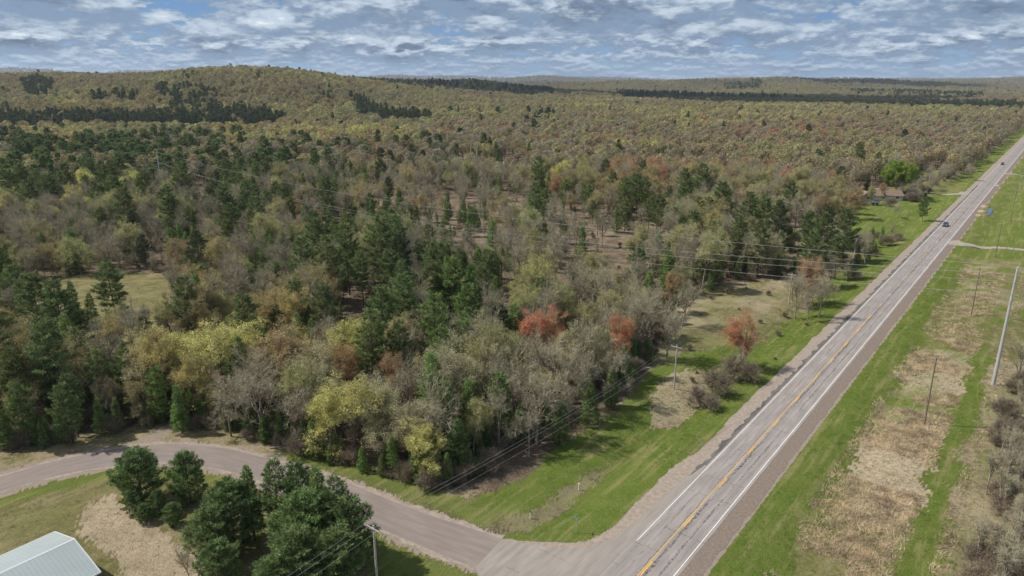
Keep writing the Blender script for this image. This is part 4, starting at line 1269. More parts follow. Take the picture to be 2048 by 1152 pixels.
# keep clear of the hand-placed ones
hx = np.array([t['x'] for t in TREES]); hy = np.array([t['y'] for t in TREES]); hs = np.array([t['s'] * PR[t['key']][3] for t in TREES])
idx = np.where(keep & (r < 420))[0]
dd = np.hypot(x[idx][:, None] - hx[None], y[idx][:, None] - hy[None])
keep[idx[(dd < (hs * 0.55 + 0.6)[None]).any(axis=1)]] = False
x, y, px, py, r, FS = x[keep], y[keep], px[keep], py[keep], r[keep], FS[keep]
u = rng.random(len(x))
ty = wood_type(px, py, x, y, u)
print('fill trees', len(x), [(TYPES[i], int((ty == i).sum())) for i in range(len(TYPES))])
CANOPY_H = {'pine': 15.5, 'spire': 10.5, 'yellow': 12, 'olive': 12.5, 'bare': 12.5, 'pink': 12, 'red': 11, 'dark': 15, 'pale': 12}
KD = {'pine': 'pine', 'spire': 'spire', 'yellow': 'oak', 'olive': 'oak', 'bare': 'bare', 'pink': 'bare', 'red': 'maple', 'dark': 'pine', 'pale': 'oak'}
NEARK = {'pine': ['pine0', 'pine1', 'pine2', 'pine3'], 'spire': ['spire0', 'spire1', 'spire2'], 'yellow': ['oak0', 'oak1', 'oak2', 'oak3'], 'olive': ['oak0', 'oak1', 'oak2', 'oak3', 'bare2'], 'pale': ['oak1', 'oak3'],
         'bare': ['bare0', 'bare1', 'bare2', 'bare3'], 'pink': ['bare0', 'bare1', 'bare2', 'bare3'], 'red': ['maple0', 'maple1'], 'dark': ['pine0', 'pine1']}
FARK = {'pine': ['farpine0', 'farpine1'], 'spire': ['farspire0'], 'yellow': ['fardecid0', 'fardecid1', 'fardecid2'], 'olive': ['fardecid0', 'fardecid1', 'fardecid2'], 'pale': ['fardecid0'], 'bare': ['farbare0', 'farbare1'],
        'pink': ['farbare0', 'farbare1', 'fardecid1'], 'red': ['fardecid2', 'farbare0'], 'dark': ['farspire0', 'farpine0', 'farspire0']}
tintn = {'pine': 'pine', 'spire': 'spire', 'yellow': 'yellow', 'olive': 'olive', 'bare': 'bare', 'pink': 'pink', 'red': 'red', 'dark': 'darkpine', 'pale': 'pale'}
uu = rng.random((len(x), 4))
mixn = fnoise(x, y, 70, 48)
patch = fnoise(x, y, 240, 49)
for i in range(len(x)):
    t = TYPES[ty[i]]
    far = r[i] > 430
    if t == 'bare' and uu[i, 3] < 0.28:
        t = 'olive'
    ks = (FARK if far else NEARK)[t]
    key = ks[int(uu[i, 0] * len(ks))]
    s = CANOPY_H[t] / PR[key][2] * FS[i] / 0.85 * (0.62 + 0.68 * uu[i, 1] ** 1.3)
    if far:
        s *= 0.95
    if not far and uu[i, 2] < 0.22:
        s *= 0.55                                    # understorey
    c = TINT[tintn[t]]
    if t in ('olive', 'yellow') and mixn[i] > 0.55:
        c = tuple(a_ * 0.5 + b_ * 0.5 for a_, b_ in zip(c, TINT['tan']))
    if t == 'red' and uu[i, 3] < 0.5:
        c = TINT['orange']
    if t == 'dark' and r[i] > 900:
        c = tuple(a_ * 1.25 for a_ in c)
    if far and t in ('yellow', 'olive', 'tan', 'pale', 'pink', 'red'):
        g_ = 0.95 - 0.10 * min(1, r[i] / 3000) ; mb_ = min(0.45, max(0.0, (patch[i] - 0.45) * 2.0))
        mb_ = 0.16 + mb_ * 0.8
        c = tuple(g_ * (a_ * (1 - mb_) + b_ * mb_) for a_, b_ in zip(c, (0.30, 0.25, 0.17)))
    if t == 'bare' and far:
        c = tuple(a_ * 0.95 for a_ in c)
    if r[i] < 210:
        s *= 1.12
    add_tree(KD[t], key, x[i], y[i], s, jit(c, 0.16 if not far else 0.15))

# brush and saplings right of the highway
for i in range(250):
    a_ = random.uniform(-5, 250) if i % 3 else random.uniform(-5, 90)
    lo = 30 if a_ < 130 else 33
    d_ = lo + abs(random.gauss(0, 12)) + 1.5
    if 180 < a_ < 260 and d_ < 60:
        continue
    xx, yy = hwp(d_, a_)
    if random.random() < 0.72 or d_ > 50:
        add_tree('shrub', random.choice(['shrub0', 'shrub1', 'shrub2']), xx, yy, random.uniform(0.5, 1.2), jit(TINT[random.choice(['bare', 'bare', 'pink', 'olive'])], 0.2))
    else:
        add_tree('sapling', random.choice(['sapling0', 'sapling1']), xx, yy, random.uniform(0.6, 1.3), jit(TINT['pale'], 0.2))
for i in range(28):                                     # pale saplings in a stand
    a_ = random.gauss(38, 16); d_ = 33 + abs(random.gauss(0, 3))
    xx, yy = hwp(d_, a_)
    add_tree('sapling', random.choice(['sapling0', 'sapling1']), xx, yy, random.uniform(0.7, 1.25), jit(TINT['pale'], 0.2))
# brush along the forest edge and under the trees
for i in range(300):
    k = random.randrange(len(EDGE) - 2) + 1
    f = random.random()
    ex = EDGE[k][0] * (1 - f) + EDGE[k + 1][0] * f; ey = EDGE[k][1] * (1 - f) + EDGE[k + 1][1] * f
    ex += random.gauss(0, 10); ey -= abs(random.gauss(0, 26)) - 6
    xx, yy = gp(ex, ey)
    if random.random() < 0.5:
        add_tree('spire', random.choice(['spire0', 'spire1', 'spire2']), xx, yy, random.uniform(0.25, 0.65), jit(TINT['spire'], 0.2))
    else:
        add_tree('shrub', random.choice(['shrub0', 'shrub1', 'shrub2']), xx, yy, random.uniform(0.4, 1.0), jit(TINT[random.choice(['bare', 'pink', 'olive'])], 0.2))
for i in range(420):                                     # roadside willows further out, left of the highway
    a_ = random.uniform(330, 1100); d_ = -(21 + abs(random.gauss(0, 5)))
    xx, yy = hwp(d_, a_)
    add_tree('shrub' if random.random() < .6 else 'bare', random.choice(['shrub0', 'shrub1', 'shrub2', 'bare0', 'bare3']), xx, yy, random.uniform(0.35, 0.8) if i % 2 else random.uniform(.8, 1.4), jit(TINT['bare'], 0.2))
    if TREES[-1]['key'].startswith('bare'):
        TREES[-1]['kind'] = 'bare'; TREES[-1]['s'] = random.uniform(0.3, 0.65)
    else:
        TREES[-1]['kind'] = 'shrub'
for i in range(20):                                     # scrub in the marshy meadow
    ex = random.uniform(1300, 1640); ey = random.uniform(575, 780)
    if not inpoly(np.array([ex]), np.array([ey]), MARSH)[0]:
        continue
    xx, yy = gp(ex, ey)
    add_tree('shrub', random.choice(['shrub0', 'shrub2']), xx, yy, random.uniform(0.2, 0.6), jit(TINT['bare'], 0.2))

ux = rng.uniform(0, 1700, 1500); uy = rng.uniform(400, 930, 1500)
ug = np.array([gp(*q) for q in zip(ux, uy)])
ey_ = np.interp(ux, [e[0] for e in EDGE], [e[1] for e in EDGE])
okk = (uy < ey_ - 4) & ~inpoly(ux, uy, CLEAR_L) & ~inpoly(ux, uy, MARSH) & ~inpoly(ux, uy, YARD) & (hw(ug[:, 0], ug[:, 1])[0] < -20)
for q in ug[okk][:950]:
    if random.random() < 0.25:
        add_tree('spire', random.choice(['spire0', 'spire1', 'spire2']), q[0], q[1], random.uniform(0.15, 0.4), jit(TINT['spire'], 0.15))
    else:
        add_tree('shrub', random.choice(['shrub0', 'shrub1', 'shrub2']), q[0], q[1], random.uniform(0.35, 0.85), jit(TINT[random.choice(['bare', 'pink', 'olive'])], 0.2))

# ------------------------------------------------------------------ trees: objects
tx = np.array([t['x'] for t in TREES]); tyy = np.array([t['y'] for t in TREES])
tzz = terrain(tx, tyy)
tH = np.array([t['s'] * PR[t['key']][2] for t in TREES])
ppx, ppy, pdep = project(tx, tyy, tzz + tH * 0.6)
inview = (ppx > -25) & (ppx < 2073) & (ppy < 1180) & (pdep > 5)
size = tH / np.maximum(pdep, 1) * (1 + 0.001)
for i, t in enumerate(TREES):
    if t['hand']:
        size[i] += 10
NAME = {'pine': 'pine_tree', 'spire': 'young_conifer', 'bushy': 'young_conifer', 'oak': 'oak_tree', 'bare': 'bare_tree', 'maple': 'maple_tree', 'lush': 'shade_tree', 'shrub': 'shrub', 'sapling': 'sapling'}
CATS = {'pine_tree': 'pine', 'young_conifer': 'conifer', 'oak_tree': 'oak tree', 'bare_tree': 'bare tree', 'maple_tree': 'maple', 'shade_tree': 'tree', 'shrub': 'shrub', 'sapling': 'sapling'}
indiv = np.zeros(len(TREES), bool)
kn = np.array([NAME[t['kind']] for t in TREES])
for nm in set(kn):
    q = np.where((kn == nm) & inview)[0]
    q = q[np.argsort(-size[q])][:300]
    indiv[q] = True

# labels: what it looks like, then where it stands among its neighbours
PLACES = [
    ('on lawn below curved road', 300, 1040),
    ('in clump by near pole', 560, 1080),
    ('above curved road at left', 70, 830),
    ('above the curved road bend', 330, 800),
    ('above curved road, mid wood', 560, 800),
    ('at wood corner above junction', 850, 900),
    ('along mown grass wood edge', 1080, 790),
    ('behind thin pole at woodside', 1300, 650),
    ('before left sandy clearing', 200, 690),
    ('beyond left sandy clearing', 200, 520),
    ('right of sandy clearing', 470, 570),
    ('around tall middle pines', 740, 600),
    ('left of red maple', 930, 660),
    ('near the red maple', 1090, 680),
    ('in brown central clearing', 950, 440),
    ('right of central clearing', 1200, 450),
    ('behind central clearing', 850, 360),
    ('left of big pine group', 1330, 480),
    ('in big roadside pine group', 1490, 440),
    ('between pine group and highway', 1640, 500),
    ('beside the marshy meadow', 1480, 600),
    ('around the farmhouse', 1750, 400),
    ('behind the farmhouse', 1760, 310),
    ('left of the farmhouse', 1620, 350),
    ('in reddish middle distance wood', 1380, 350),
    ('at left edge above clearing', 50, 420),
    ('below the left arm pole', 330, 400),
    ('at left under wooded hill', 120, 300),
    ('right of left arm pole', 480, 320),
    ('in grey middle distance wood', 700, 340),
    ('below the wide low pylon', 960, 310),
    ('around the tallest pylon', 1250, 290),
    ('in pinkish wood past pylon', 1500, 280),
    ('beside far highway stretch', 1930, 320),
    ('where the highway vanishes', 1990, 260),
    ('between clearing and power line', 500, 480),
    ('along the power line corridor', 700, 450),
    ('right of tall steel pole', 2030, 640),
    ('on right edge brush strip', 1990, 850),
    ('in the lower right corner', 1950, 1060),
    ('on the highway verge', 1460, 760),
    ('by the right-hand gravel driveway', 2000, 500),
]
PLX = np.array([p[1] for p in PLACES], float); PLY = np.array([p[2] for p in PLACES], float)
ORD = ['leftmost', 'second from left', 'third from left', 'fourth from left', 'fifth from left', 'sixth from left', 'seventh from left', 'eighth from left', 'ninth from left', 'tenth from left']


def colour_word(t):
    c = t['tint']
    nm = NAME[t['kind']]
    if nm in ('pine_tree', 'young_conifer'):
        return 'blackish' if c[1] < 0.16 else ('dark green' if c[1] < 0.225 else 'mid green')
    if c[0] > 0.40 and c[1] < 0.3 and c[0] > 1.85 * c[1]:
        return 'red'
    if c[0] > 1.22 * c[1]:
        return 'orange' if c[0] > .44 else 'pinkish brown'
    if c[1] > c[0] * 1.2:
        return 'bright green'
    if c[1] > 0.88 * c[0] and c[2] < 0.42 * c[1]:
        return 'yellow green' if c[0] > 0.5 else 'olive'
    if c[0] > 0.39:
        return 'tan'
    return 'grey brown'


NOUN = {'pine_tree': 'pine', 'young_conifer': 'conifer', 'oak_tree': 'budding oak', 'bare_tree': 'bare tree', 'maple_tree': 'maple', 'shade_tree': 'shade tree', 'shrub': 'twiggy shrub', 'sapling': 'sapling'}
ND = {'pine_tree': 'pines', 'young_conifer': 'conifers', 'oak_tree': 'oaks', 'bare_tree': 'bare trees', 'maple_tree': 'budding trees', 'shrub': 'shrubs', 'sapling': 'saplings'}
cells = {}
for i in np.where(indiv)[0]:
    t = TREES[i]
    by, bx = float(ppy[i]), float(ppx[i])
    q = int(np.argmin(((PLX - bx) / 1.0) ** 2 + ((PLY - by) * 1.6) ** 2))
    h = tH[i]
    sz = 'tall' if h > 16 else ('medium' if h > 10 else ('small' if h > 5 else 'low'))
    if NAME[t['kind']] == 'shrub':
        sz = 'big' if h > 4 else 'low'
    cells.setdefault((NAME[t['kind']], sz, colour_word(t), q), []).append(i)
LAB = {}
for (nm, sz, cw, q), ids in cells.items():
    place = PLACES[q][0]
    lead = '%s %s %s' % (sz, cw, NOUN[nm])
    ids = sorted(ids, key=lambda j: ppy[j])
    rows = [('', ids)]
    if len(ids) > 10:
        n_r = math.ceil(len(ids) / 10); names = {2: ['back row', 'front row'], 3: ['back row', 'middle row', 'front row']}.get(n_r, ['rearmost row', 'back row', 'middle row', 'front row', 'nearest row'])[:max(n_r, 1)]
        per = math.ceil(len(ids) / len(names))
        rows = [(names[k], ids[k * per:(k + 1) * per]) for k in range(len(names))]
    for rn, rid in rows:
        rid = sorted(rid, key=lambda j: ppx[j])
        for k, j in enumerate(rid):
            if len(rid) == 1 and not rn:
                LAB[j] = '%s %s' % (lead, place)
            else:
                half = (len(rid) + 1) // 2
                o = ORD[k] if k < half or len(rid) == 1 else (ORD[len(rid) - 1 - k].replace('leftmost', 'rightmost').replace('left', 'right'))
                if k >= half and k == len(rid) - 1:
                    o = 'rightmost'
                LAB[j] = '%s %s, %s%s' % (lead, place, (rn + ' ') if rn else '', o)
GROUP = {'pine_tree': 'tall pines of the wood', 'young_conifer': 'young conifers of the wood', 'oak_tree': 'oaks in young leaf', 'bare_tree': 'bare trees of the wood', 'maple_tree': 'red and orange budding maples', 'shade_tree': None, 'shrub': 'leafless shrubs along the edges', 'sapling': 'pale saplings by the right edge'}
SRC = {}
for i in np.where(indiv)[0]:
    t = TREES[i]
    nm = NAME[t['kind']]
    e = empty(nm, (t['x'], t['y'], float(tzz[i]) - 0.1), t['rz'], LAB[i], CATS[nm], GROUP[nm])
    s = t['s']
    e.scale = (s * t['sx'], s * t['sx'], s)
    tm, cm, _, _ = PR[t['key']]
    a_ = put('trunk', tm, e); b_ = put('crown', cm, e)
    e['tint'] = t['tint']; a_['tint'] = t['tint']; b_['tint'] = t['tint']
    SRC.setdefault(t['key'], (a_, b_))


def scatter(name, ids, mb_pts=None):
    """the rest of a kind: one object that instances the tree shapes on points"""
    keys = sorted({TREES[i]['key'] for i in ids})
    me = bpy.data.meshes.new(name)
    me.vertices.add(len(ids))
    co = np.c_[tx[ids], tyy[ids], tzz[ids] - 0.1].astype(np.float32)
    me.vertices.foreach_set('co', co.ravel())
    def attr(n, t, vals, f='value'):
        a = me.attributes.new(n, t, 'POINT'); a.data.foreach_set(f, vals.ravel())
    attr('proto', 'INT', np.array([keys.index(TREES[i]['key']) for i in ids], np.int32))
    sc = np.array([(TREES[i]['s'] * TREES[i]['sx'], TREES[i]['s'] * TREES[i]['sx'], TREES[i]['s']) for i in ids], np.float32)
    attr('size', 'FLOAT_VECTOR', sc, 'vector')
    attr('turn', 'FLOAT', np.array([TREES[i]['rz'] for i in ids], np.float32))
    attr('tintp', 'FLOAT_COLOR', np.array([(*TREES[i]['tint'], 1) for i in ids], np.float32), 'color')
    o = put(name, me)
    g = bpy.data.node_groups.new(name, 'GeometryNodeTree')
    g.interface.new_socket('Geometry', in_out='INPUT', socket_type='NodeSocketGeometry')
    g.interface.new_socket('Geometry', in_out='OUTPUT', socket_type='NodeSocketGeometry')
    N = g.nodes; Lk = g.links
    gi = N.new('NodeGroupInput'); go = N.new('NodeGroupOutput')
    def named(n, t):
        q = N.new('GeometryNodeInputNamedAttribute'); q.data_type = t; q.inputs[0].default_value = n
        return q.outputs[0]
    pr, sz, tn, tp = named('proto', 'INT'), named('size', 'FLOAT_VECTOR'), named('turn', 'FLOAT'), named('tintp', 'FLOAT_COLOR')
    cx_ = N.new('ShaderNodeCombineXYZ'); Lk.new(tn, cx_.inputs[2])
    e2r = N.new('FunctionNodeEulerToRotation'); Lk.new(cx_.outputs[0], e2r.inputs[0])
    jn = N.new('GeometryNodeJoinGeometry')
    for k, key in enumerate(keys):
        if key not in SRC:
            print('no source for', key); continue
        j2 = N.new('GeometryNodeJoinGeometry')
        for ob in SRC[key]:
            oi = N.new('GeometryNodeObjectInfo'); oi.transform_space = 'ORIGINAL'; oi.inputs[0].default_value = ob
            Lk.new(oi.outputs['Geometry'], j2.inputs[0])
        g2i = N.new('GeometryNodeGeometryToInstance'); Lk.new(j2.outputs[0], g2i.inputs[0])
        cmp_ = N.new('FunctionNodeCompare'); cmp_.data_type = 'INT'; cmp_.operation = 'EQUAL'
        ins = [s_ for s_ in cmp_.inputs if s_.type == 'INT' and s_.enabled] or [s_ for s_ in cmp_.inputs if s_.type == 'INT']
        Lk.new(pr, ins[0]); ins[1].default_value = k
        iop = N.new('GeometryNodeInstanceOnPoints')
        Lk.new(gi.outputs[0], iop.inputs['Points']); Lk.new(cmp_.outputs[0], iop.inputs['Selection'])
        Lk.new(g2i.outputs[0], iop.inputs['Instance']); Lk.new(e2r.outputs[0], iop.inputs['Rotation']); Lk.new(sz, iop.inputs['Scale'])
        Lk.new(iop.outputs[0], jn.inputs[0])
    st = N.new('GeometryNodeStoreNamedAttribute'); st.data_type = 'FLOAT_COLOR'; st.domain = 'INSTANCE'; st.inputs['Name'].default_value = 'tint'
    Lk.new(jn.outputs[0], st.inputs[0]); Lk.new(tp, st.inputs['Value'])
    Lk.new(st.outputs[0], go.inputs[0])
    md = o.modifiers.new('scatter', 'NODES'); md.node_group = g
    return tag(o, kind='stuff')


for nm, oname, lab, cat in (('pine_tree', 'pine_woodland', 'dark pines of the far woods, too many to count', 'pine wood'), ('oak_tree', 'leafing_woodland', 'yellow green and olive leafing oak woods over the hills', 'oak wood'),
                            ('bare_tree', 'bare_woodland', 'grey and pinkish leafless woods of the middle distance', 'bare wood'), ('young_conifer', 'young_conifer_wood', 'small conifers scattered through the wood', 'conifer wood'),
                            ('maple_tree', 'budding_maple_wood', 'red budding trees scattered through the far wood', 'maple wood'), ('shrub', 'brush', 'leafless brush along wood edges and roadside', 'brush'), ('sapling', 'sapling_thicket', 'pale saplings past the right edge', 'thicket')):
    ids = np.where(~indiv & (kn == nm))[0]
    if len(ids):
        tag(scatter(oname, ids), lab, cat)
    print(oname, len(ids), 'individuals', int((indiv & (kn == nm)).sum()))
# ------------------------------------------------------------------ poles and wires
def px_height(pt, pb):
    """ground place and height of something upright seen from pixel pt (top) to pb (foot)"""
    X, Y = gp(*pb)
    v = (pt[1] - 576) / FPX
    return X, Y, CAMH - Y * (v * cP + sP) / (cP - v * sP)


def round_post(h, r0, r1, k=10):
    mb = MB()
    zs = np.linspace(-1.0, h, 6)
    mb.tube_path([(0, 0, q) for q in zs], np.linspace(r0, r1, 6), k, 0, cap=True)
    return mb


def insulator_mb(c, r=0.055, h=0.24):
    mb = MB()
    zs = [0, 0.05, 0.07, 0.12, 0.14, 0.19, 0.21, 0.24]
    rs = [0.5, 0.5, 1.0, 0.6, 1.0, 0.6, 0.9, 0.3]
    mb.tube_path([(c[0], c[1], c[2] + z * h / 0.24) for z in zs], [q * r for q in rs], 8, 0)
    return mb


WIRE_ENDS = {}


def crossarm_pole(X, Y, H, label, rz=-PHI, arm=2.5, col='wood_grey', group='wooden crossarm poles along the highway', r=0.16):
    z = tz(X, Y)
    e = empty('utility_pole', (X, Y, z), rz, label, 'utility pole', group)
    put('post', round_post(H, r, r * 0.7).mesh('post', [M[col]], True), e)
    mb = MB(); mb.box((0, -0.17, H - 0.35), (arm, 0.10, 0.13))
    for s in (-1, 1):
        mb.tubes([(s * arm * 0.27, -0.17, H - 0.40)], [(0, -0.14, H - 1.05)], 0.02, 0.02, 4)
    put('crossarm', mb.mesh('crossarm', [M['wood_grey']]), e)
    ends = []
    for dx, dz in ((-arm * 0.45, -0.28), (arm * 0.45, -0.28), (0.0, 0.02)):
        c = (dx, -0.17 if dz < 0 else 0, H + dz)
        put('insulator', insulator_mb(c).mesh('insulator', [M['ceramic']], True), e)
        ca, sa = math.cos(rz), math.sin(rz)
        ends.append((X + c[0] * ca - c[1] * sa, Y + c[0] * sa + c[1] * ca, z + c[2] + 0.22))
    return e, ends


def wire(p, q, sag, label, group, r=0.016):
    n = 40
    t = np.linspace(0, 1, n)
    P = np.array(p)[None] * (1 - t)[:, None] + np.array(q)[None] * t[:, None]
    P[:, 2] -= sag * 4 * t * (1 - t)
    mb = MB(); mb.tube_path(P, r * 0.8, 4)
    o = put('power_wire', mb.mesh('power_wire', [M['wire']], True))
    return tag(o, label, 'wire', group)


p1, e1 = crossarm_pole(-15.6, 68.0, 10.0, 'grey wooden pole with crossarm rising beside the dark pine clump', arm=2.4)
tr_ = MB(); tr_.tube_path([(0.32, -0.05, 8.3), (0.32, -0.05, 8.9)], 0.17, 10, 0, cap=True)
x2, y2, h2 = px_height((1350, 695), (1348, 777))
p2, e2 = crossarm_pole(x2, y2, 9.2, 'thin pale pole with crossarm standing at the wood edge near the brown litter', arm=2.3)
STEP = np.array([42.7, 53.4])
p3, e3 = crossarm_pole(x2 + STEP[0], y2 + STEP[1], 9.0, 'crossarm pole half hidden behind the orange roadside tree clump', arm=2.3)
p4, e4 = crossarm_pole(x2 + 2 * STEP[0], y2 + 2 * STEP[1], 9.0, 'crossarm pole at the wood edge below the house lawn', arm=2.3)
x5, y5, h5 = px_height((1858.6, 352), (1855, 380.6))
p5, e5 = crossarm_pole(x5, y5, 9.5, 'pale crossarm pole on the grass just past the house driveway', arm=2.4, r=0.2)
x6, y6, h6 = px_height((1896.5, 328), (1895, 345.6))
p6, e6 = crossarm_pole(x6, y6, 9.5, 'crossarm pole before the grey wood beyond the house field', arm=2.4, r=0.2)
x7, y7, h7 = px_height((1966, 281.7), (1965, 296))
p7, e7 = crossarm_pole(x7, y7, 10, 'farthest crossarm pole among grey brush left of the far highway', arm=2.6, r=0.22)
# the line's continuation toward the lower left, past the frame
p0, e0 = crossarm_pole(-15.6 - 44, 68.0 - 55, 10.0, 'wooden crossarm pole outside the lower edge of the picture', arm=2.4)
WG = 'wires of the wooden pole line'
names = ['left', 'right', 'top']
spans = [(e0, e1, 1.4, 'running down past the dark pine clump to the lower edge'), (e1, e2, 1.4, 'crossing the wood edge between near pole and thin pole'), (e2, e3, 1.2, 'from the thin pole to the orange roadside trees'), (e3, e4, 1.2, 'behind the orange roadside trees'),
         (e4, e5, 1.6, 'over the house lawn to the driveway pole'), (e5, e6, 1.4, 'beyond the house driveway pole'), (e6, e7, 3.0, 'over grey brush beside the far highway')]
for ea, eb, sg, wh in spans:
    for k in range(3):
        wire(ea[k], eb[k], sg, '%s thin wire %s' % (names[k], wh), WG, 0.018)

# bare wooden poles on the right of the highway
rp = []
for (pt, pb, lab) in (((1873, 715), (1848, 850), 'dark wooden pole standing in dry reeds right of the highway'), ((1957, 536), (1942, 630), 'thin dark pole on the patchy grass left of the steel pole'),
                      ((2002, 444), (1990, 515), 'weathered pole just below the gravel field driveway'), ((2032, 375), (2021, 442), 'wooden pole in the mown field above the gravel driveway'), ((2050, 330), (2042, 380), 'distant wooden pole at the right edge of the mown field')):
    X, Y, h = px_height(pt, pb)
    z = tz(X, Y)
    h -= 0.0
    e = empty('telephone_pole', (X, Y, z), -PHI, lab, 'utility pole', 'plain wooden poles right of the highway')
    put('post', round_post(h - z, 0.16, 0.115).mesh('post', [M['wood_pole']], True), e)
    b = MB(); b.box((0.17, 0, h - z - 0.5), (0.10, 0.08, 0.25))
    b2 = b.mesh('bracket', [M['galv']])
    put('bracket', b2, e)
    put('insulator', insulator_mb((0.22, 0, h - z - 0.4), 0.05, 0.2).mesh('insulator', [M['ceramic']], True), e)
    rp.append((X, Y, h - 0.3))
rp = [(rp[0][0] - HD[0] * 75, rp[0][1] - HD[1] * 75, rp[0][2])] + rp
for k in range(len(rp) - 1):
    wire(rp[k], rp[k + 1], 1.0, ['single thin cable from reed pole down to the lower edge', 'single cable between the reed pole and thin dark pole', 'single cable between thin dark pole and driveway pole', 'single cable over the gravel field driveway', 'single cable over the far mown field'][k], 'cables of the right-hand poles', 0.014)

# tall steel pole
X, Y, h = px_height((2030, 535), (1986, 770))
TX, TY, TH = X, Y, h
zt = tz(X, Y)
ARM = math.atan2(386 - 128, -186 - 95.6)
e = empty('steel_pole', (X, Y, zt), 0, 'very tall light grey tapered steel pole by the right edge', 'transmission pole')
put('post', round_post(h - zt, 0.36, 0.19, 14).mesh('post', [M['galv']], True), e)
put('base_collar', (lambda m: (m.tube_path([(0, 0, -0.3), (0, 0, 0.12)], 0.55, 14, 0, cap=True), m)[1])(MB()).mesh('base_collar', [M['ceramic']]), e)
t_ends = []
side = np.array([-math.sin(ARM), math.cos(ARM)])
for k, (s, dz) in enumerate(((1, -1.2), (-1, -3.2), (1, -5.2), (-1, -0.15))):
    L = 1.1
    m_ = MB()
    c0_ = (side[0] * s * 0.18, side[1] * s * 0.18, h - zt + dz); c1_ = (side[0] * s * L, side[1] * s * L, h - zt + dz + 0.1)
    m_.tube_path(np.linspace(c0_, c1_, 9), [0.05, 0.09, 0.05, 0.09, 0.05, 0.09, 0.05, 0.09, 0.04], 8)
    put('insulator', m_.mesh('insulator', [M['ceramic']], True), e)
    t_ends.append((X + c1_[0], Y + c1_[1], zt + c1_[2]))

# slender pole with three arms on the left
xm, ym, _ = at_dist(320, 350, 372)
MX, MY = xm, ym
zm = tz(MX, MY)
MH = CAMH - (MY / (cP - ((303 - 576) / FPX) * sP)) * (((303 - 576) / FPX) * cP + sP) - zm
e = empty('transmission_pole', (MX, MY, zm), 0, 'slender pale pole with short side arms above the left pines', 'transmission pole')
put('post', round_post(MH, 0.30, 0.16, 10).mesh('post', [M['galv']], True), e)
m_ends = []
for k, (s, dz) in enumerate(((1, -3.6), (-1, -5.8), (1, -7.6), (-1, -0.3))):
    L = 2.4 if dz < -1 else 0.3
    m_ = MB()
    m_.tube_path(np.linspace((0, 0, MH + dz - 0.4), (side[0] * s * L, side[1] * s * L, MH + dz), 5), [0.10, 0.09, 0.08, 0.07, 0.05], 6)
    put('side_arm', m_.mesh('side_arm', [M['galv']], True), e)
    if L > 1:
        put('insulator', insulator_mb((side[0] * s * L, side[1] * s * L, MH + dz - 0.9), 0.12, 0.9).mesh('insulator', [M['ceramic']], True), e)
    m_ends.append((MX + side[0] * s * L, MY + side[1] * s * L, zm + MH + dz - (0.9 if L > 1 else 0)))
TW = 'conductors between the steel pole and the arm pole'
for k, nm in enumerate(('upper', 'middle', 'lowest', 'topmost')):
    wire(m_ends[k], t_ends[k], 9.0 - (2.5 if k == 3 else 0), '%s long conductor crossing the wood to the tall steel pole' % nm, TW, 0.035)
    q = np.array(t_ends[k]); dv = q - np.array(m_ends[k]); dv[2] = 0; dv /= np.linalg.norm(dv)
    w2 = q + dv * 150; w2[2] += 0.5
    wire(tuple(q), tuple(w2), 3.5, '%s conductor leaving the steel pole past the right edge' % nm, 'conductors right of the steel pole', 0.03)
    q = np.array(m_ends[k]); w2 = q - dv * 320
    wire(tuple(q), (w2[0], w2[1], q[2] + 4), 8, '%s conductor leaving the arm pole toward the left hill' % nm, 'conductors left of the arm pole', 0.03)


def h_frame(px, ptop, D, H, width, label, head):
    Xc, Yc, Zt = at_dist(px, ptop, D)
    z = tz(Xc, Yc)
    Hh = Zt - z
    e = empty('pylon', (Xc, Yc, z), math.radians(head), label, 'pylon', 'twin-leg pylons standing in the wood')
    for s in (-1, 1):
        m_ = MB(); m_.tube_path([(s * width / 2, 0, q) for q in np.linspace(-1, Hh, 5)], np.linspace(0.32, 0.2, 5), 8, 0, cap=True)
        put('post', m_.mesh('post', [M['wood_grey']], True), e)
    m_ = MB(); m_.box((0, 0.3, Hh - 1.4), (width * 2.1, 0.3, 0.35))
    put('crossarm', m_.mesh('crossarm', [M['galv']]), e)
    m_ = MB()
    m_.tubes([(-width / 2, 0.2, Hh - 2.0), (width / 2, 0.25, Hh - 2.0)], [(width / 2, 0.2, Hh - 9.5), (-width / 2, 0.25, Hh - 9.5)], 0.10, 0.10, 5)
    put('cross_brace', m_.mesh('cross_brace', [M['wood_grey']]), e)
    for dx in (-width, 0, width):
        put('insulator', insulator_mb((dx, 0.3, Hh - 3.1), 0.16, 1.5).mesh('insulator', [M['ceramic']], True), e)


h_frame(1251, 233, 735, 22, 5.5, 'tallest twin-leg pylon above the grey wood, centre right', 12)
h_frame(947, 266.5, 525, 20, 4.2, 'wide low pylon showing its pale crossarm above bare trees', 5)
h_frame(1432, 193, 1640, 30, 9.0, 'farthest tiny pylon against the dark wood belt', 10)

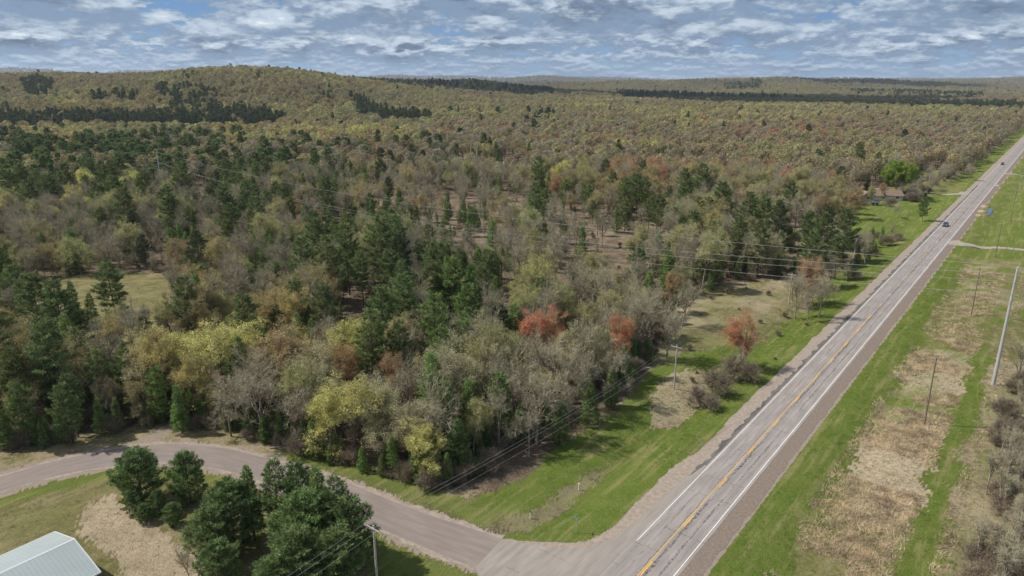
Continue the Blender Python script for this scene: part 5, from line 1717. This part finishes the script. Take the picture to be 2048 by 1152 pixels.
# ------------------------------------------------------------------ metal-roofed barn, lower left
roofm = mat('pale_blue_grey_roof_steel', (0.30, 0.345, 0.35), rough=0.6, spec=0.25, var=0.04, vscale=0.3)
wallm = mat('cream_wall_steel', (0.52, 0.50, 0.45), rough=0.6, spec=0.3)
trimm = mat('white_trim', (0.62, 0.65, 0.66), rough=0.5)
dark = mat('dark_opening', (0.03, 0.03, 0.035), rough=0.4)
gA, gB = np.array(gp(110, 1062.5, 3.2)), np.array(gp(202, 1143, 3.2))
ctr = (gA + gB) / 2
gw = float(np.hypot(*(gB - gA)))
gd = (gB - gA) / gw
axd = np.array([gd[1], -gd[0]])
if axd[1] > 0:
    axd = -axd
rzb = math.atan2(gd[1], gd[0])
e = empty('barn', (ctr[0], ctr[1], 0), rzb, 'low metal barn with pale blue grey ribbed roof, lower left corner', 'barn')
LB = 20.0; ze, zr = 3.2, 4.9; W2 = gw / 2
sgn = -1 if (axd @ np.array([-gd[1], gd[0]])) < 0 else 1
mb = MB()
yo = 0.35
a0, a1 = sgn * yo, sgn * (LB - yo)
xi = W2 - 0.35
mb.add([(-xi, a0, -0.2), (xi, a0, -0.2), (xi, a0, ze - 0.1), (0, a0, zr - 0.2), (-xi, a0, ze - 0.1), (-xi, a1, -0.2), (xi, a1, -0.2), (xi, a1, ze - 0.1), (0, a1, zr - 0.2), (-xi, a1, ze - 0.1)],
       [(0, 1, 2, 4), (4, 2, 3, 3), (5, 6, 7, 9), (9, 7, 8, 8), (0, 5, 9, 4), (1, 6, 7, 2)])
k = -xi + 0.4
while k < xi:
    hh = ze - 0.15 + (zr - ze) * (1 - abs(k) / W2) * 0.9
    mb.box((k, a0 - sgn * 0.015, hh / 2), (0.05, 0.03, hh))
    k += 0.6
put('wall', mb.mesh('wall', [wallm]), e)
m_ = MB(); m_.box((1.5, a0 - sgn * 0.04, 1.4), (3.0, 0.06, 2.8)); door = put('door', m_.mesh('door', [trimm]), e)
m_ = MB(); m_.box((0.3, a0 - sgn * 0.09, 1.2), (0.05, 0.05, 0.3)); put('handle', m_.mesh('handle', [dark]), door)
slope = math.hypot(W2, zr - ze)
for s in (-1, 1):
    mb = MB()
    t_ = 0.06
    p = np.array([(0, 0, zr), (s * W2, 0, ze), (s * W2, sgn * LB, ze), (0, sgn * LB, zr)])
    mb.add(np.vstack([p, p - np.array([0, 0, t_])]), [(0, 1, 2, 3), (7, 6, 5, 4), (0, 4, 5, 1), (1, 5, 6, 2), (2, 6, 7, 3)])
    nrib = int(LB / 0.45)
    for i in range(nrib + 1):
        yy = sgn * (i * LB / nrib)
        yy = sgn * min(max(abs(yy), 0.04), LB - 0.04)
        q0 = np.array([s * 0.12, yy, zr - (zr - ze) * 0.12 / W2]); q1 = np.array([s * (W2 - 0.02), yy, ze + (zr - ze) * 0.02 / W2])
        w_ = np.array([0, 0.02, 0]); u_ = np.array([0, 0, 0.03])
        mb.add([q0 - w_, q0 + w_, q1 + w_, q1 - w_, q0 + u_ - w_ * .5, q0 + u_ + w_ * .5, q1 + u_ + w_ * .5, q1 + u_ - w_ * .5], [(4, 5, 6, 7), (0, 4, 7, 3), (1, 2, 6, 5), (3, 7, 6, 2)])
    rf = put('roof', mb.mesh('roof', [roofm]), e)
    m_ = MB(); m_.box((s * (W2 + 0.03), sgn * LB / 2, ze - 0.08), (0.06, LB, 0.16)); put('gutter', m_.mesh('gutter', [trimm]), rf)
m_ = MB()
m_.add([(-0.16, -sgn * 0.04, zr - 0.025), (0, -sgn * 0.04, zr + 0.05), (0.16, -sgn * 0.04, zr - 0.025), (-0.16, sgn * (LB + 0.04), zr - 0.025), (0, sgn * (LB + 0.04), zr + 0.05), (0.16, sgn * (LB + 0.04), zr - 0.025)], [(0, 1, 4, 3), (1, 2, 5, 4), (0, 1, 2, 2)])
put('ridge_cap', m_.mesh('ridge_cap', [trimm]), e)
for s in (-1, 1):
    m_ = MB()
    p = np.array([(0, -sgn * 0.02, zr + 0.01), (s * W2, -sgn * 0.02, ze + 0.01)])
    m_.add([p[0], p[1], p[1] - (0, 0, 0.2), p[0] - (0, 0, 0.2), p[0] + (0, sgn * .12, 0), p[1] + (0, sgn * .12, 0)], [(0, 1, 2, 3), (0, 4, 5, 1)])
    put('bargeboard', m_.mesh('bargeboard', [trimm]), e)

# ------------------------------------------------------------------ farmhouse and its yard
brownroof = mat('brown_shingles', (0.20, 0.145, 0.115), var=0.15, vscale=1.5)
tanroof = mat('faded_tan_shingles', (0.30, 0.225, 0.19), var=0.12, vscale=1.5)
siding = mat('pinkish_beige_siding', (0.50, 0.41, 0.36), var=0.05, vscale=0.5)
cream = mat('cream_siding', (0.62, 0.58, 0.50), var=0.05, vscale=0.5)
glass = mat('window_glass', (0.03, 0.035, 0.045), rough=0.12, spec=0.6)
white = mat('white_paint', (0.78, 0.78, 0.76), rough=0.5)


def gable_block(parent, cx, cy, w_, dpt, zw, zr, wallmat, roofmat, along='x', name='wall'):
    """walls and two-slope roof; the ridge runs along x or y"""
    mb = MB(); rb = MB()
    x0, x1, y0, y1 = cx - w_ / 2, cx + w_ / 2, cy - dpt / 2, cy + dpt / 2
    if along == 'x':
        mb.add([(x0, y0, -.3), (x1, y0, -.3), (x1, y1, -.3), (x0, y1, -.3), (x0, y0, zw), (x1, y0, zw), (x1, y1, zw), (x0, y1, zw), (x0, cy, zr - .12), (x1, cy, zr - .12)],
               [(0, 1, 5, 4), (1, 2, 6, 5), (2, 3, 7, 6), (3, 0, 4, 7), (5, 6, 9, 9), (7, 4, 8, 8)])
        o = 0.5; dz = (zr - zw) / (dpt / 2) * o
        for s, yy in ((-1, y0 - o), (1, y1 + o)):
            p = np.array([(x0 - o, cy, zr), (x1 + o, cy, zr), (x1 + o, yy, zw - dz), (x0 - o, yy, zw - dz)])
            rb.add(np.vstack([p, p - (0, 0, .15)]), [(0, 1, 2, 3), (4, 5, 6, 7), (2, 3, 7, 6), (0, 3, 7, 4), (1, 2, 6, 5)])
    else:
        mb.add([(x0, y0, -.3), (x1, y0, -.3), (x1, y1, -.3), (x0, y1, -.3), (x0, y0, zw), (x1, y0, zw), (x1, y1, zw), (x0, y1, zw), (cx, y0, zr - .12), (cx, y1, zr - .12)],
               [(0, 1, 5, 4), (1, 2, 6, 5), (2, 3, 7, 6), (3, 0, 4, 7), (4, 5, 8, 8), (6, 7, 9, 9)])
        o = 0.5; dz = (zr - zw) / (w_ / 2) * o
        for s, xx in ((-1, x0 - o), (1, x1 + o)):
            p = np.array([(cx, y0 - o, zr), (cx, y1 + o, zr), (xx, y1 + o, zw - dz), (xx, y0 - o, zw - dz)])
            rb.add(np.vstack([p, p - (0, 0, .15)]), [(0, 1, 2, 3), (4, 5, 6, 7), (2, 3, 7, 6), (0, 3, 7, 4), (1, 2, 6, 5)])
    put('wall', mb.mesh('wall', [wallmat]), parent)
    return put('roof', rb.mesh('roof', [roofmat]), parent)


def window(parent, c, w_, h_):
    fr = MB(); fr.box(c, (w_ + 0.2, 0.08, h_ + 0.2)); f = put('window', fr.mesh('window', [white]), parent)
    gl = MB(); gl.box((c[0], c[1] - 0.05, c[2]), (w_, 0.06, h_)); put('pane', gl.mesh('pane', [glass]), f)


hx_, hy_ = gp(1757, 402)
e = empty('farmhouse', (hx_, hy_, tz(hx_, hy_)), math.radians(-4), 'low farmhouse with beige walls and brown roofs on the lawn', 'house')
gable_block(e, -5.5, 3.5, 7.0, 8.0, 2.7, 4.5, siding, tanroof, 'y')
rf = gable_block(e, 5.0, 5.6, 14.5, 8.5, 2.7, 5.0, cream, brownroof, 'x')
m_ = MB(); m_.box((6.5, 6.4, 5.3), (0.8, 0.8, 1.5)); put('chimney', m_.mesh('chimney', [siding]), rf)
window(e, (-5.3, -0.54, 1.6), 1.8, 1.2)
window(e, (3.0, 1.31, 1.6), 1.6, 1.1); window(e, (9.5, 1.31, 1.6), 1.6, 1.1)
m_ = MB(); m_.box((6.2, 1.30, 1.05), (1.0, 0.08, 2.1)); dr = put('door', m_.mesh('door', [white]), e)
m_ = MB(); m_.box((6.55, 1.24, 1.05), (0.06, 0.06, 0.12)); put('handle', m_.mesh('handle', [dark]), dr)
cx_, cy_ = gp(1791, 394)
e = empty('carport', (cx_, cy_, tz(cx_, cy_)), math.radians(-4), 'small white flat-roofed carport right of the farmhouse', 'carport')
m_ = MB(); m_.box((0, 0, 2.6), (4.4, 6, 0.15)); put('roof', m_.mesh('roof', [white]), e)
for sx_ in (-2, 2):
    for sy_ in (-2.8, 2.8):
        m_ = MB(); m_.tube_path([(sx_, sy_, -.2), (sx_, sy_, 2.52)], 0.07, 6); put('post', m_.mesh('post', [white]), e)
cx_, cy_ = gp(1750, 411)
e = empty('shed', (cx_, cy_, tz(cx_, cy_)), math.radians(-8), 'small dark grey shed on the lawn before the farmhouse', 'shed')
greyw = mat('dark_grey_boards', (0.09, 0.09, 0.095), var=0.2, vscale=2.0)
gable_block(e, 0, 1.2, 2.8, 2.4, 1.7, 2.3, greyw, greyw, 'x')
m_ = MB(); m_.box((0, -0.03, 0.8), (0.8, 0.05, 1.6)); put('door', m_.mesh('door', [M['wood_grey']]), e)

# yard light pole
X, Y, h = px_height((1797, 398), (1796, 425))
e = empty('yard_light', (X, Y, tz(X, Y)), 0, 'thin pale yard pole on the lawn beside the pink flowering tree', 'pole')
put('post', round_post(h, 0.13, 0.09, 8).mesh('post', [M['birch']], True), e)
m_ = MB(); m_.tube_path([(0, 0, h - .3), (0.6, 0, h), (1.1, 0, h + .05)], 0.04, 6); arm_ = put('arm', m_.mesh('arm', [M['galv']]), e)
m_ = MB(); m_.box((1.25, 0, h), (0.5, 0.2, 0.12)); put('lamp_head', m_.mesh('lamp_head', [M['galv']]), e)
# white pedestal posts on the lawn
for (px_, py0, py1, wd_, lab) in ((1826, 393.5, 402, 0.55, 'short white post standing alone on the bright lawn'), (1845, 384, 389, 0.4, 'short white post beside the house driveway')):
    X, Y = gp(px_, py1)
    _, _, zt_ = at_dist(px_, py0, Y)
    e = empty('marker_post', (X, Y, tz(X, Y)), 0, lab, 'post')
    m_ = MB(); m_.tube_path([(0, 0, -.2), (0, 0, zt_ * 0.9)], wd_ / 2, 8, cap=True); put('post', m_.mesh('post', [white]), e)
    m_ = MB(); m_.tube_path([(0, 0, zt_ * 0.9 + .003), (0, 0, zt_)], wd_ / 2 * 1.15, 8, cap=True); put('cap', m_.mesh('cap', [M['galv']]), e)

# ------------------------------------------------------------------ junction signs and marker posts
teal = mat('green_sign_face', (0.02, 0.30, 0.26), rough=0.4, spec=0.5)
X, Y = gp(1152, 1066)
e = empty('street_sign', (X, Y, tz(X, Y)), math.radians(-20), 'green street name blade on a thin post at the junction grass', 'street sign')
put('post', round_post(2.55, 0.035, 0.035, 6).mesh('post', [M['galv']]), e)
m_ = MB(); m_.box((0, 0, 2.42), (0.85, 0.025, 0.22)); b_ = put('sign_blade', m_.mesh('sign_blade', [teal]), e)
m_ = MB()
for s in (-1, 1):
    m_.box((0, s * 0.016, 2.42), (0.70, 0.004, 0.06))
put('lettering_strip', m_.mesh('lettering_strip', [white]), b_)
m_ = MB(); m_.box((0, 0, 2.66), (0.025, 0.70, 0.20)); put('sign_blade', m_.mesh('sign_blade', [teal]), e)
whitep = mat('white_plastic', (0.75, 0.74, 0.68), rough=0.4)
for (px_, py1, lab, capc) in ((1158, 971, 'thin white marker post on the mown grass near the wood', whitep), (1061, 1036, 'short white marker post with dark cap by the ditch', dark)):
    X, Y = gp(px_, py1)
    e = empty('marker_post', (X, Y, tz(X, Y)), 0.3, lab, 'post')
    m_ = MB(); m_.box((0, 0, 0.5), (0.13, 0.13, 1.05)); put('post', m_.mesh('post', [whitep]), e)
    m_ = MB(); m_.box((0, 0, 1.10), (0.15, 0.15, 0.14)); put('cap', m_.mesh('cap', [capc]), e)

# fence posts along the field driveway, litter of the field
for (px_, py1, lab) in ((2001, 494, 'leftmost short fence post above the gravel driveway'), (2013, 499, 'middle short fence post above the gravel driveway'), (2027, 501, 'rightmost short fence post above the gravel driveway')):
    X, Y = gp(px_, py1)
    m_ = MB(); m_.tube_path([(0, 0, -.3), (0, 0, 0.7), (0, 0, 1.4)], [0.10, 0.09, 0.08], 7, 0, cap=True)
    o = put('fence_post', m_.mesh('fence_post', [M['wood_pole']]), None, (X, Y, tz(X, Y)))
    tag(o, lab, 'post', 'fence posts by the field driveway')


def mound(px_, py_, wx, wy, h, name, mt, lab, cat, seed):
    X, Y = gp(px_, py_)
    r = np.random.default_rng(seed)
    n1, n2 = 9, 16
    V = []; F = []
    for i in range(n1):
        a_ = i / (n1 - 1) * PI / 2
        for j in range(n2):
            b_ = j / n2 * 2 * PI
            k_ = 1 + r.normal(0, 0.08)
            V.append((math.cos(b_) * math.cos(a_) * wx * k_, math.sin(b_) * math.cos(a_) * wy * k_, math.sin(a_) * h * k_ - 0.15))
    for i in range(n1 - 1):
        for j in range(n2):
            F.append((i * n2 + j, i * n2 + (j + 1) % n2, (i + 1) * n2 + (j + 1) % n2, (i + 1) * n2 + j))
    m_ = MB(); m_.add(V, F)
    o = put(name, m_.mesh(name, [mt], True), None, (X, Y, tz(X, Y)))
    o.rotation_euler = (0, 0, -PHI)
    return tag(o, lab, cat)


haym = mat('dry_straw_heap', (0.33, 0.25, 0.15), var=0.3, vscale=2.0, bump=0.8, bscale=6)
mound(1969, 414, 2.0, 2.6, 1.1, 'straw_heap', haym, 'upper tan straw heap beside the blue pool right of highway', 'heap', 1)
mound(1965, 424, 2.0, 2.4, 1.0, 'straw_heap', haym, 'middle tan straw heap beside the blue pool right of highway', 'heap', 2)
mound(1958, 431, 1.5, 1.8, 0.7, 'straw_heap', haym, 'lowest small straw heap left of the blue pool', 'heap', 3)
mound(1996, 372, 1.6, 1.8, 0.9, 'straw_heap', haym, 'tan heap by the shoulder below the farm lane', 'heap', 4)
# pool
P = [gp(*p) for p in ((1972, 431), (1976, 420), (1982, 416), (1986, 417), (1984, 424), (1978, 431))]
wm = mat('ditch_water_painted_sky', (0.05, 0.10, 0.20), rough=0.3, spec=0.6)  # blue of the reflected sky is painted into the water's base colour
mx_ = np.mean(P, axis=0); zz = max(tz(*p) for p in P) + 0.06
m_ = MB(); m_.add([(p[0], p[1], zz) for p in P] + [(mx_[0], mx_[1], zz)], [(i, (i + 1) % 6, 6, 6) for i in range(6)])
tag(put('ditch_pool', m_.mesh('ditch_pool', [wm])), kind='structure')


# ------------------------------------------------------------------ cars
def car(d_, a_, paintc, label, toward=True):
    X, Y = hwp(d_, a_)
    rz = -PHI + (PI if toward else 0)
    e = empty('car', (X, Y, 0.036 + max(0.0, tz(X, Y))), rz, label, 'car', 'cars on the highway')
    pm = mat('car_paint', paintc, rough=0.25, spec=0.6)
    rub = mat('tyre_rubber', (0.02, 0.02, 0.02), rough=0.8)
    # side profile (y forward), lofted across the width
    prof = [(-2.30, 0.35), (-2.33, 0.80), (-2.25, 1.05), (-1.95, 1.12), (-1.55, 1.58), (-0.9, 1.70), (0.1, 1.68), (0.65, 1.55), (1.15, 1.12), (2.0, 0.98), (2.28, 0.82), (2.32, 0.45), (2.2, 0.32)]
    n = len(prof)
    mb = MB()
    V = []
    for xx, sc_ in ((-0.92, 0.0), (-0.86, 1.0), (0.86, 1.0), (0.92, 0.0)):
        for (yy, z_) in prof:
            if abs(xx) > 0.9:
                z2 = min(z_, 1.0); xx2 = xx
            else:
                z2 = z_; xx2 = xx * (0.80 if z_ > 1.3 else 1.0)
            V.append((xx2, yy * (0.97 if abs(xx) > .9 else 1), z2))
    F = []
    for k in range(3):
        for i in range(n - 1):
            F.append((k * n + i, k * n + i + 1, (k + 1) * n + i + 1, (k + 1) * n + i))
    F += [(0, i, i + 1, i + 1) for i in range(1, n - 1)] + [(3 * n, 3 * n + i, 3 * n + i + 1, 3 * n + i + 1) for i in range(1, n - 1)]
    mb.add(V, F)
    put('body', mb.mesh('body', [pm]), e)
    w_ = MB(); w_.add([(-0.80, 1.10, 1.17), (0.80, 1.10, 1.17), (0.66, 0.66, 1.56), (-0.66, 0.66, 1.56)], [(0, 1, 2, 3)])
    put('windscreen', w_.mesh('windscreen', [glass]), e).location = (0, 0.03, 0.015)
    w_ = MB(); w_.add([(-0.80, -1.93, 1.15), (0.80, -1.93, 1.15), (0.66, -1.57, 1.56), (-0.66, -1.57, 1.56)], [(0, 3, 2, 1)])
    put('rear_window', w_.mesh('rear_window', [glass]), e).location = (0, -0.03, 0.015)
    for s in (-1, 1):
        w_ = MB(); w_.add([(s * 0.885, -1.7, 1.12), (s * 0.885, 0.9, 1.12), (s * 0.715, 0.5, 1.52), (s * 0.715, -1.4, 1.52)], [(0, 1, 2, 3)])
        put('side_window', w_.mesh('side_window', [glass]), e)
        for yy in (-1.42, 1.42):
            t_ = MB(); t_.tube_path([(s * 0.78, yy, 0.34), (s * 0.80, yy, 0.34), (s * 0.955, yy, 0.34), (s * 0.96, yy, 0.34)], [0.05, 0.34, 0.34, 0.2], 14)
            wh = put('wheel', t_.mesh('wheel', [rub]), e)
            t_ = MB(); t_.tube_path([(s * 0.93, yy, 0.34), (s * 0.975, yy, 0.34)], [0.19, 0.19], 10, 0, cap=True)
            put('rim', t_.mesh('rim', [M['galv']]), wh)
        h_ = MB(); h_.box((s * 0.66, 2.28, 0.78), (0.32, 0.10, 0.14)); put('headlight', h_.mesh('headlight', [white]), e)
        h_ = MB(); h_.box((s * 0.72, -2.31, 0.88), (0.2, 0.06, 0.2)); put('tail_light', h_.mesh('tail_light', [mat('tail_red', (0.4, 0.02, 0.02), rough=0.3)]), e)
    return e


ca_ = hw(*gp(1888, 452))
car(-1.75, ca_[1], (0.045, 0.065, 0.09), 'dark blue grey car on the highway opposite the house lawn')
cb_ = hw(*gp(1996, 329))
car(-1.75, cb_[1], (0.03, 0.033, 0.038), 'small black car farther along the empty highway')

# ------------------------------------------------------------------ dry reeds and tall grass right of the highway, one mass of stems
def tuft_field(name, pts, hmin, hmax, n, col, lab, cat, W=0.05, flop=0.9):
    r = np.random.default_rng(5)
    pts = np.array(pts)
    i = np.repeat(np.arange(len(pts)), n)
    b = np.c_[pts[i] + r.normal(0, 0.22, (len(i), 2)), np.zeros(len(i))]
    b[:, 2] = terrain(b[:, 0], b[:, 1]) - 0.03
    lean = r.normal(0, 1, (len(pts), 2))[i] * flop * 0.6 + r.normal(0, flop * .5, (len(i), 2))
    d_ = unit(np.c_[lean, np.ones(len(i))])
    w_ = unit(np.cross(d_, rand_dirs(r, len(i))))
    mb = MB(); mb.blades(b, d_, w_, r.uniform(hmin, hmax, len(i)), W * r.uniform(.6, 1.5, len(i)), 0, tri=True)
    me = mb.mesh(name, [leaf_mat(name + '_blades', 0.35, 0.2, 0.3, own=col)])
    o = tag(put(name, me), lab, cat, kind='stuff')
    return o


aa = np.where(rng.random(24000) < 0.8, rng.uniform(-12, 118, 24000), rng.uniform(110, 200, 24000)); da = rng.normal(19.5, 5.0, 24000)
P = H0[None] + HN[None] * da[:, None] + HD[None] * aa[:, None]
P = P[(da > 12) & (da < 30) & ~((da > 24.5) & (da < 28)) & (fnoise(P[:, 0], P[:, 1], 12, 19) > 0.38)][:9500]
tuft_field('dry_reeds', P, 0.25, 0.75, 12, (0.50, 0.40, 0.27), 'flattened pale dry reeds right of the highway', 'reeds', 0.06, 1.3)
P = [hwp(random.uniform(7.2, 33), random.uniform(-12, 190)) for _ in range(9000)] + [hwp(-random.uniform(8, 22), random.uniform(25, 200)) for _ in range(5000)]
tuft_field('roadside_grass', P, 0.12, 0.38, 9, (0.15, 0.20, 0.045), 'fresh green roadside grass beside the highway', 'grass', 0.05, 0.8)
E_ = np.c_[rng.uniform(0, 1700, 6500), rng.uniform(560, 1152, 6500)]
E_ = np.array([gp(*q) for q in E_])
qc = covers(E_[:, 0], E_[:, 1])
P = E_[(qc[:, 0] < 0.5) & (qc[:, 2] < 0.5) & (hw(E_[:, 0], E_[:, 1])[0] < -8)]
tuft_field('dead_grass', P, 0.15, 0.5, 9, (0.36, 0.28, 0.17), 'dead tan grass and bracken under the trees and lawns', 'grass', 0.05, 1.2)

n_ = 900
dx_ = rng.uniform(0, 1600, n_); dy_ = rng.uniform(420, 960, n_)
dg = np.array([gp(*q) for q in zip(dx_, dy_)])
ok2 = (dy_ < np.interp(dx_, [e[0] for e in EDGE], [e[1] for e in EDGE]) + 3) & ~inpoly(dx_, dy_, MARSH) & (hw(dg[:, 0], dg[:, 1])[0] < -20)
dg = dg[ok2]
an_ = rng.uniform(0, 2 * PI, len(dg)); ln_ = rng.uniform(1.0, 5.0, len(dg)) / 2
zz_ = terrain(dg[:, 0], dg[:, 1]) + 0.12
a_p = np.c_[dg[:, 0] - np.cos(an_) * ln_, dg[:, 1] - np.sin(an_) * ln_, zz_]; b_p = np.c_[dg[:, 0] + np.cos(an_) * ln_, dg[:, 1] + np.sin(an_) * ln_, zz_ + rng.uniform(0, 0.5, len(dg))]
mb = MB(); mb.tubes(a_p, b_p, rng.uniform(0.05, 0.16, len(dg)), 0.05, 6)
tag(put('deadwood', mb.mesh('deadwood', [M['birch']], True)), 'grey fallen branches and logs strewn over the forest floor', 'deadwood', kind='stuff')

# ------------------------------------------------------------------ drifting clouds just outside the picture that throw the shadows on the far ridges
def cloud(tx_, ty_, tzv, alt, rx, ry, label, seed):
    """a cumulus whose shadow falls on (tx_, ty_)"""
    k = (alt - tzv) / SUN_DIR.z
    cx, cy = tx_ + SUN_DIR.x * k, ty_ + SUN_DIR.y * k
    r = np.random.default_rng(seed)
    import bmesh
    bm = bmesh.new()
    for q in range(16):
        u_, v_ = r.uniform(-1, 1, 2)
        if u_ * u_ + v_ * v_ > 1:
            continue
        s = (1 - 0.5 * (u_ * u_ + v_ * v_)) * r.uniform(0.7, 1.1)
        mt_ = bmesh.ops.create_icosphere(bm, subdivisions=3, radius=1.0)
        for vv in mt_['verts']:
            n_ = 1 + 0.25 * mnoise.noise(vv.co * 2.2 + Vector((q, seed, 0))) + 0.1 * mnoise.noise(vv.co * 6 + Vector((q, seed, 3)))
            vv.co = Vector((vv.co.x * n_ * rx * 0.42 * s + u_ * rx * 0.8, vv.co.y * n_ * ry * 0.42 * s + v_ * ry * 0.8, max(vv.co.z, -0.25) * n_ * 0.30 * min(rx, ry) * s))
    me = bpy.data.meshes.new('cloud'); bm.to_mesh(me); bm.free()
    me.polygons.foreach_set('use_smooth', np.ones(len(me.polygons), bool))
    me.materials.append(CLM)
    o = put('cloud', me, None, (cx, cy, alt))
    return tag(o, label, 'cloud')


CLM = bpy.data.materials.new('cloud_white'); CLM.use_nodes = True
_t = NT(CLM.node_tree); CLM.node_tree.nodes.clear()
_a = _t.node('ShaderNodeBsdfDiffuse'); _a.inputs[0].default_value = (0.9, 0.9, 0.9, 1)
_b = _t.node('ShaderNodeBsdfTranslucent'); _b.inputs[0].default_value = (0.9, 0.9, 0.9, 1)
_m = _t.node('ShaderNodeMixShader'); _m.inputs[0].default_value = 0.5
_t.l.new(_a.outputs[0], _m.inputs[1]); _t.l.new(_b.outputs[0], _m.inputs[2])
_o = _t.node('ShaderNodeOutputMaterial'); _t.l.new(_m.outputs[0], _o.inputs[0])
for (px_, D_, rx_, ry_, lab, sd_) in ((850, 2200, 650, 480, 'cumulus whose shadow darkens the central ridge', 1), (1550, 2000, 520, 330, 'cumulus whose shadow darkens the wood belt on the right', 2),
                                      (1750, 4300, 650, 600, 'cumulus shading the far right ridges', 4), (1180, 8500, 2200, 1200, 'broad cumulus shading the blue hills', 5)):
    Xc, Yc, _ = at_dist(px_, 170, D_)
    cloud(Xc, Yc, 30, 1100, rx_, ry_, lab, sd_)

# ------------------------------------------------------------------ air
hz = MB()
hz.box((0, 6000, 98), (19000, 14400, 216))
hm = bpy.data.materials.new('air'); hm.use_nodes = True
hm.node_tree.nodes.clear()
t = NT(hm.node_tree)
pv = t.node('ShaderNodeVolumePrincipled')
pv.inputs['Color'].default_value = (0.72, 0.82, 1.0, 1)
pv.inputs['Density'].default_value = 0.00005
pv.inputs['Anisotropy'].default_value = 0.2
oo = t.node('ShaderNodeOutputMaterial'); t.l.new(pv.outputs[0], oo.inputs['Volume'])
ho = put('haze', hz.mesh('haze', [hm]))
tag(ho, kind='stuff')
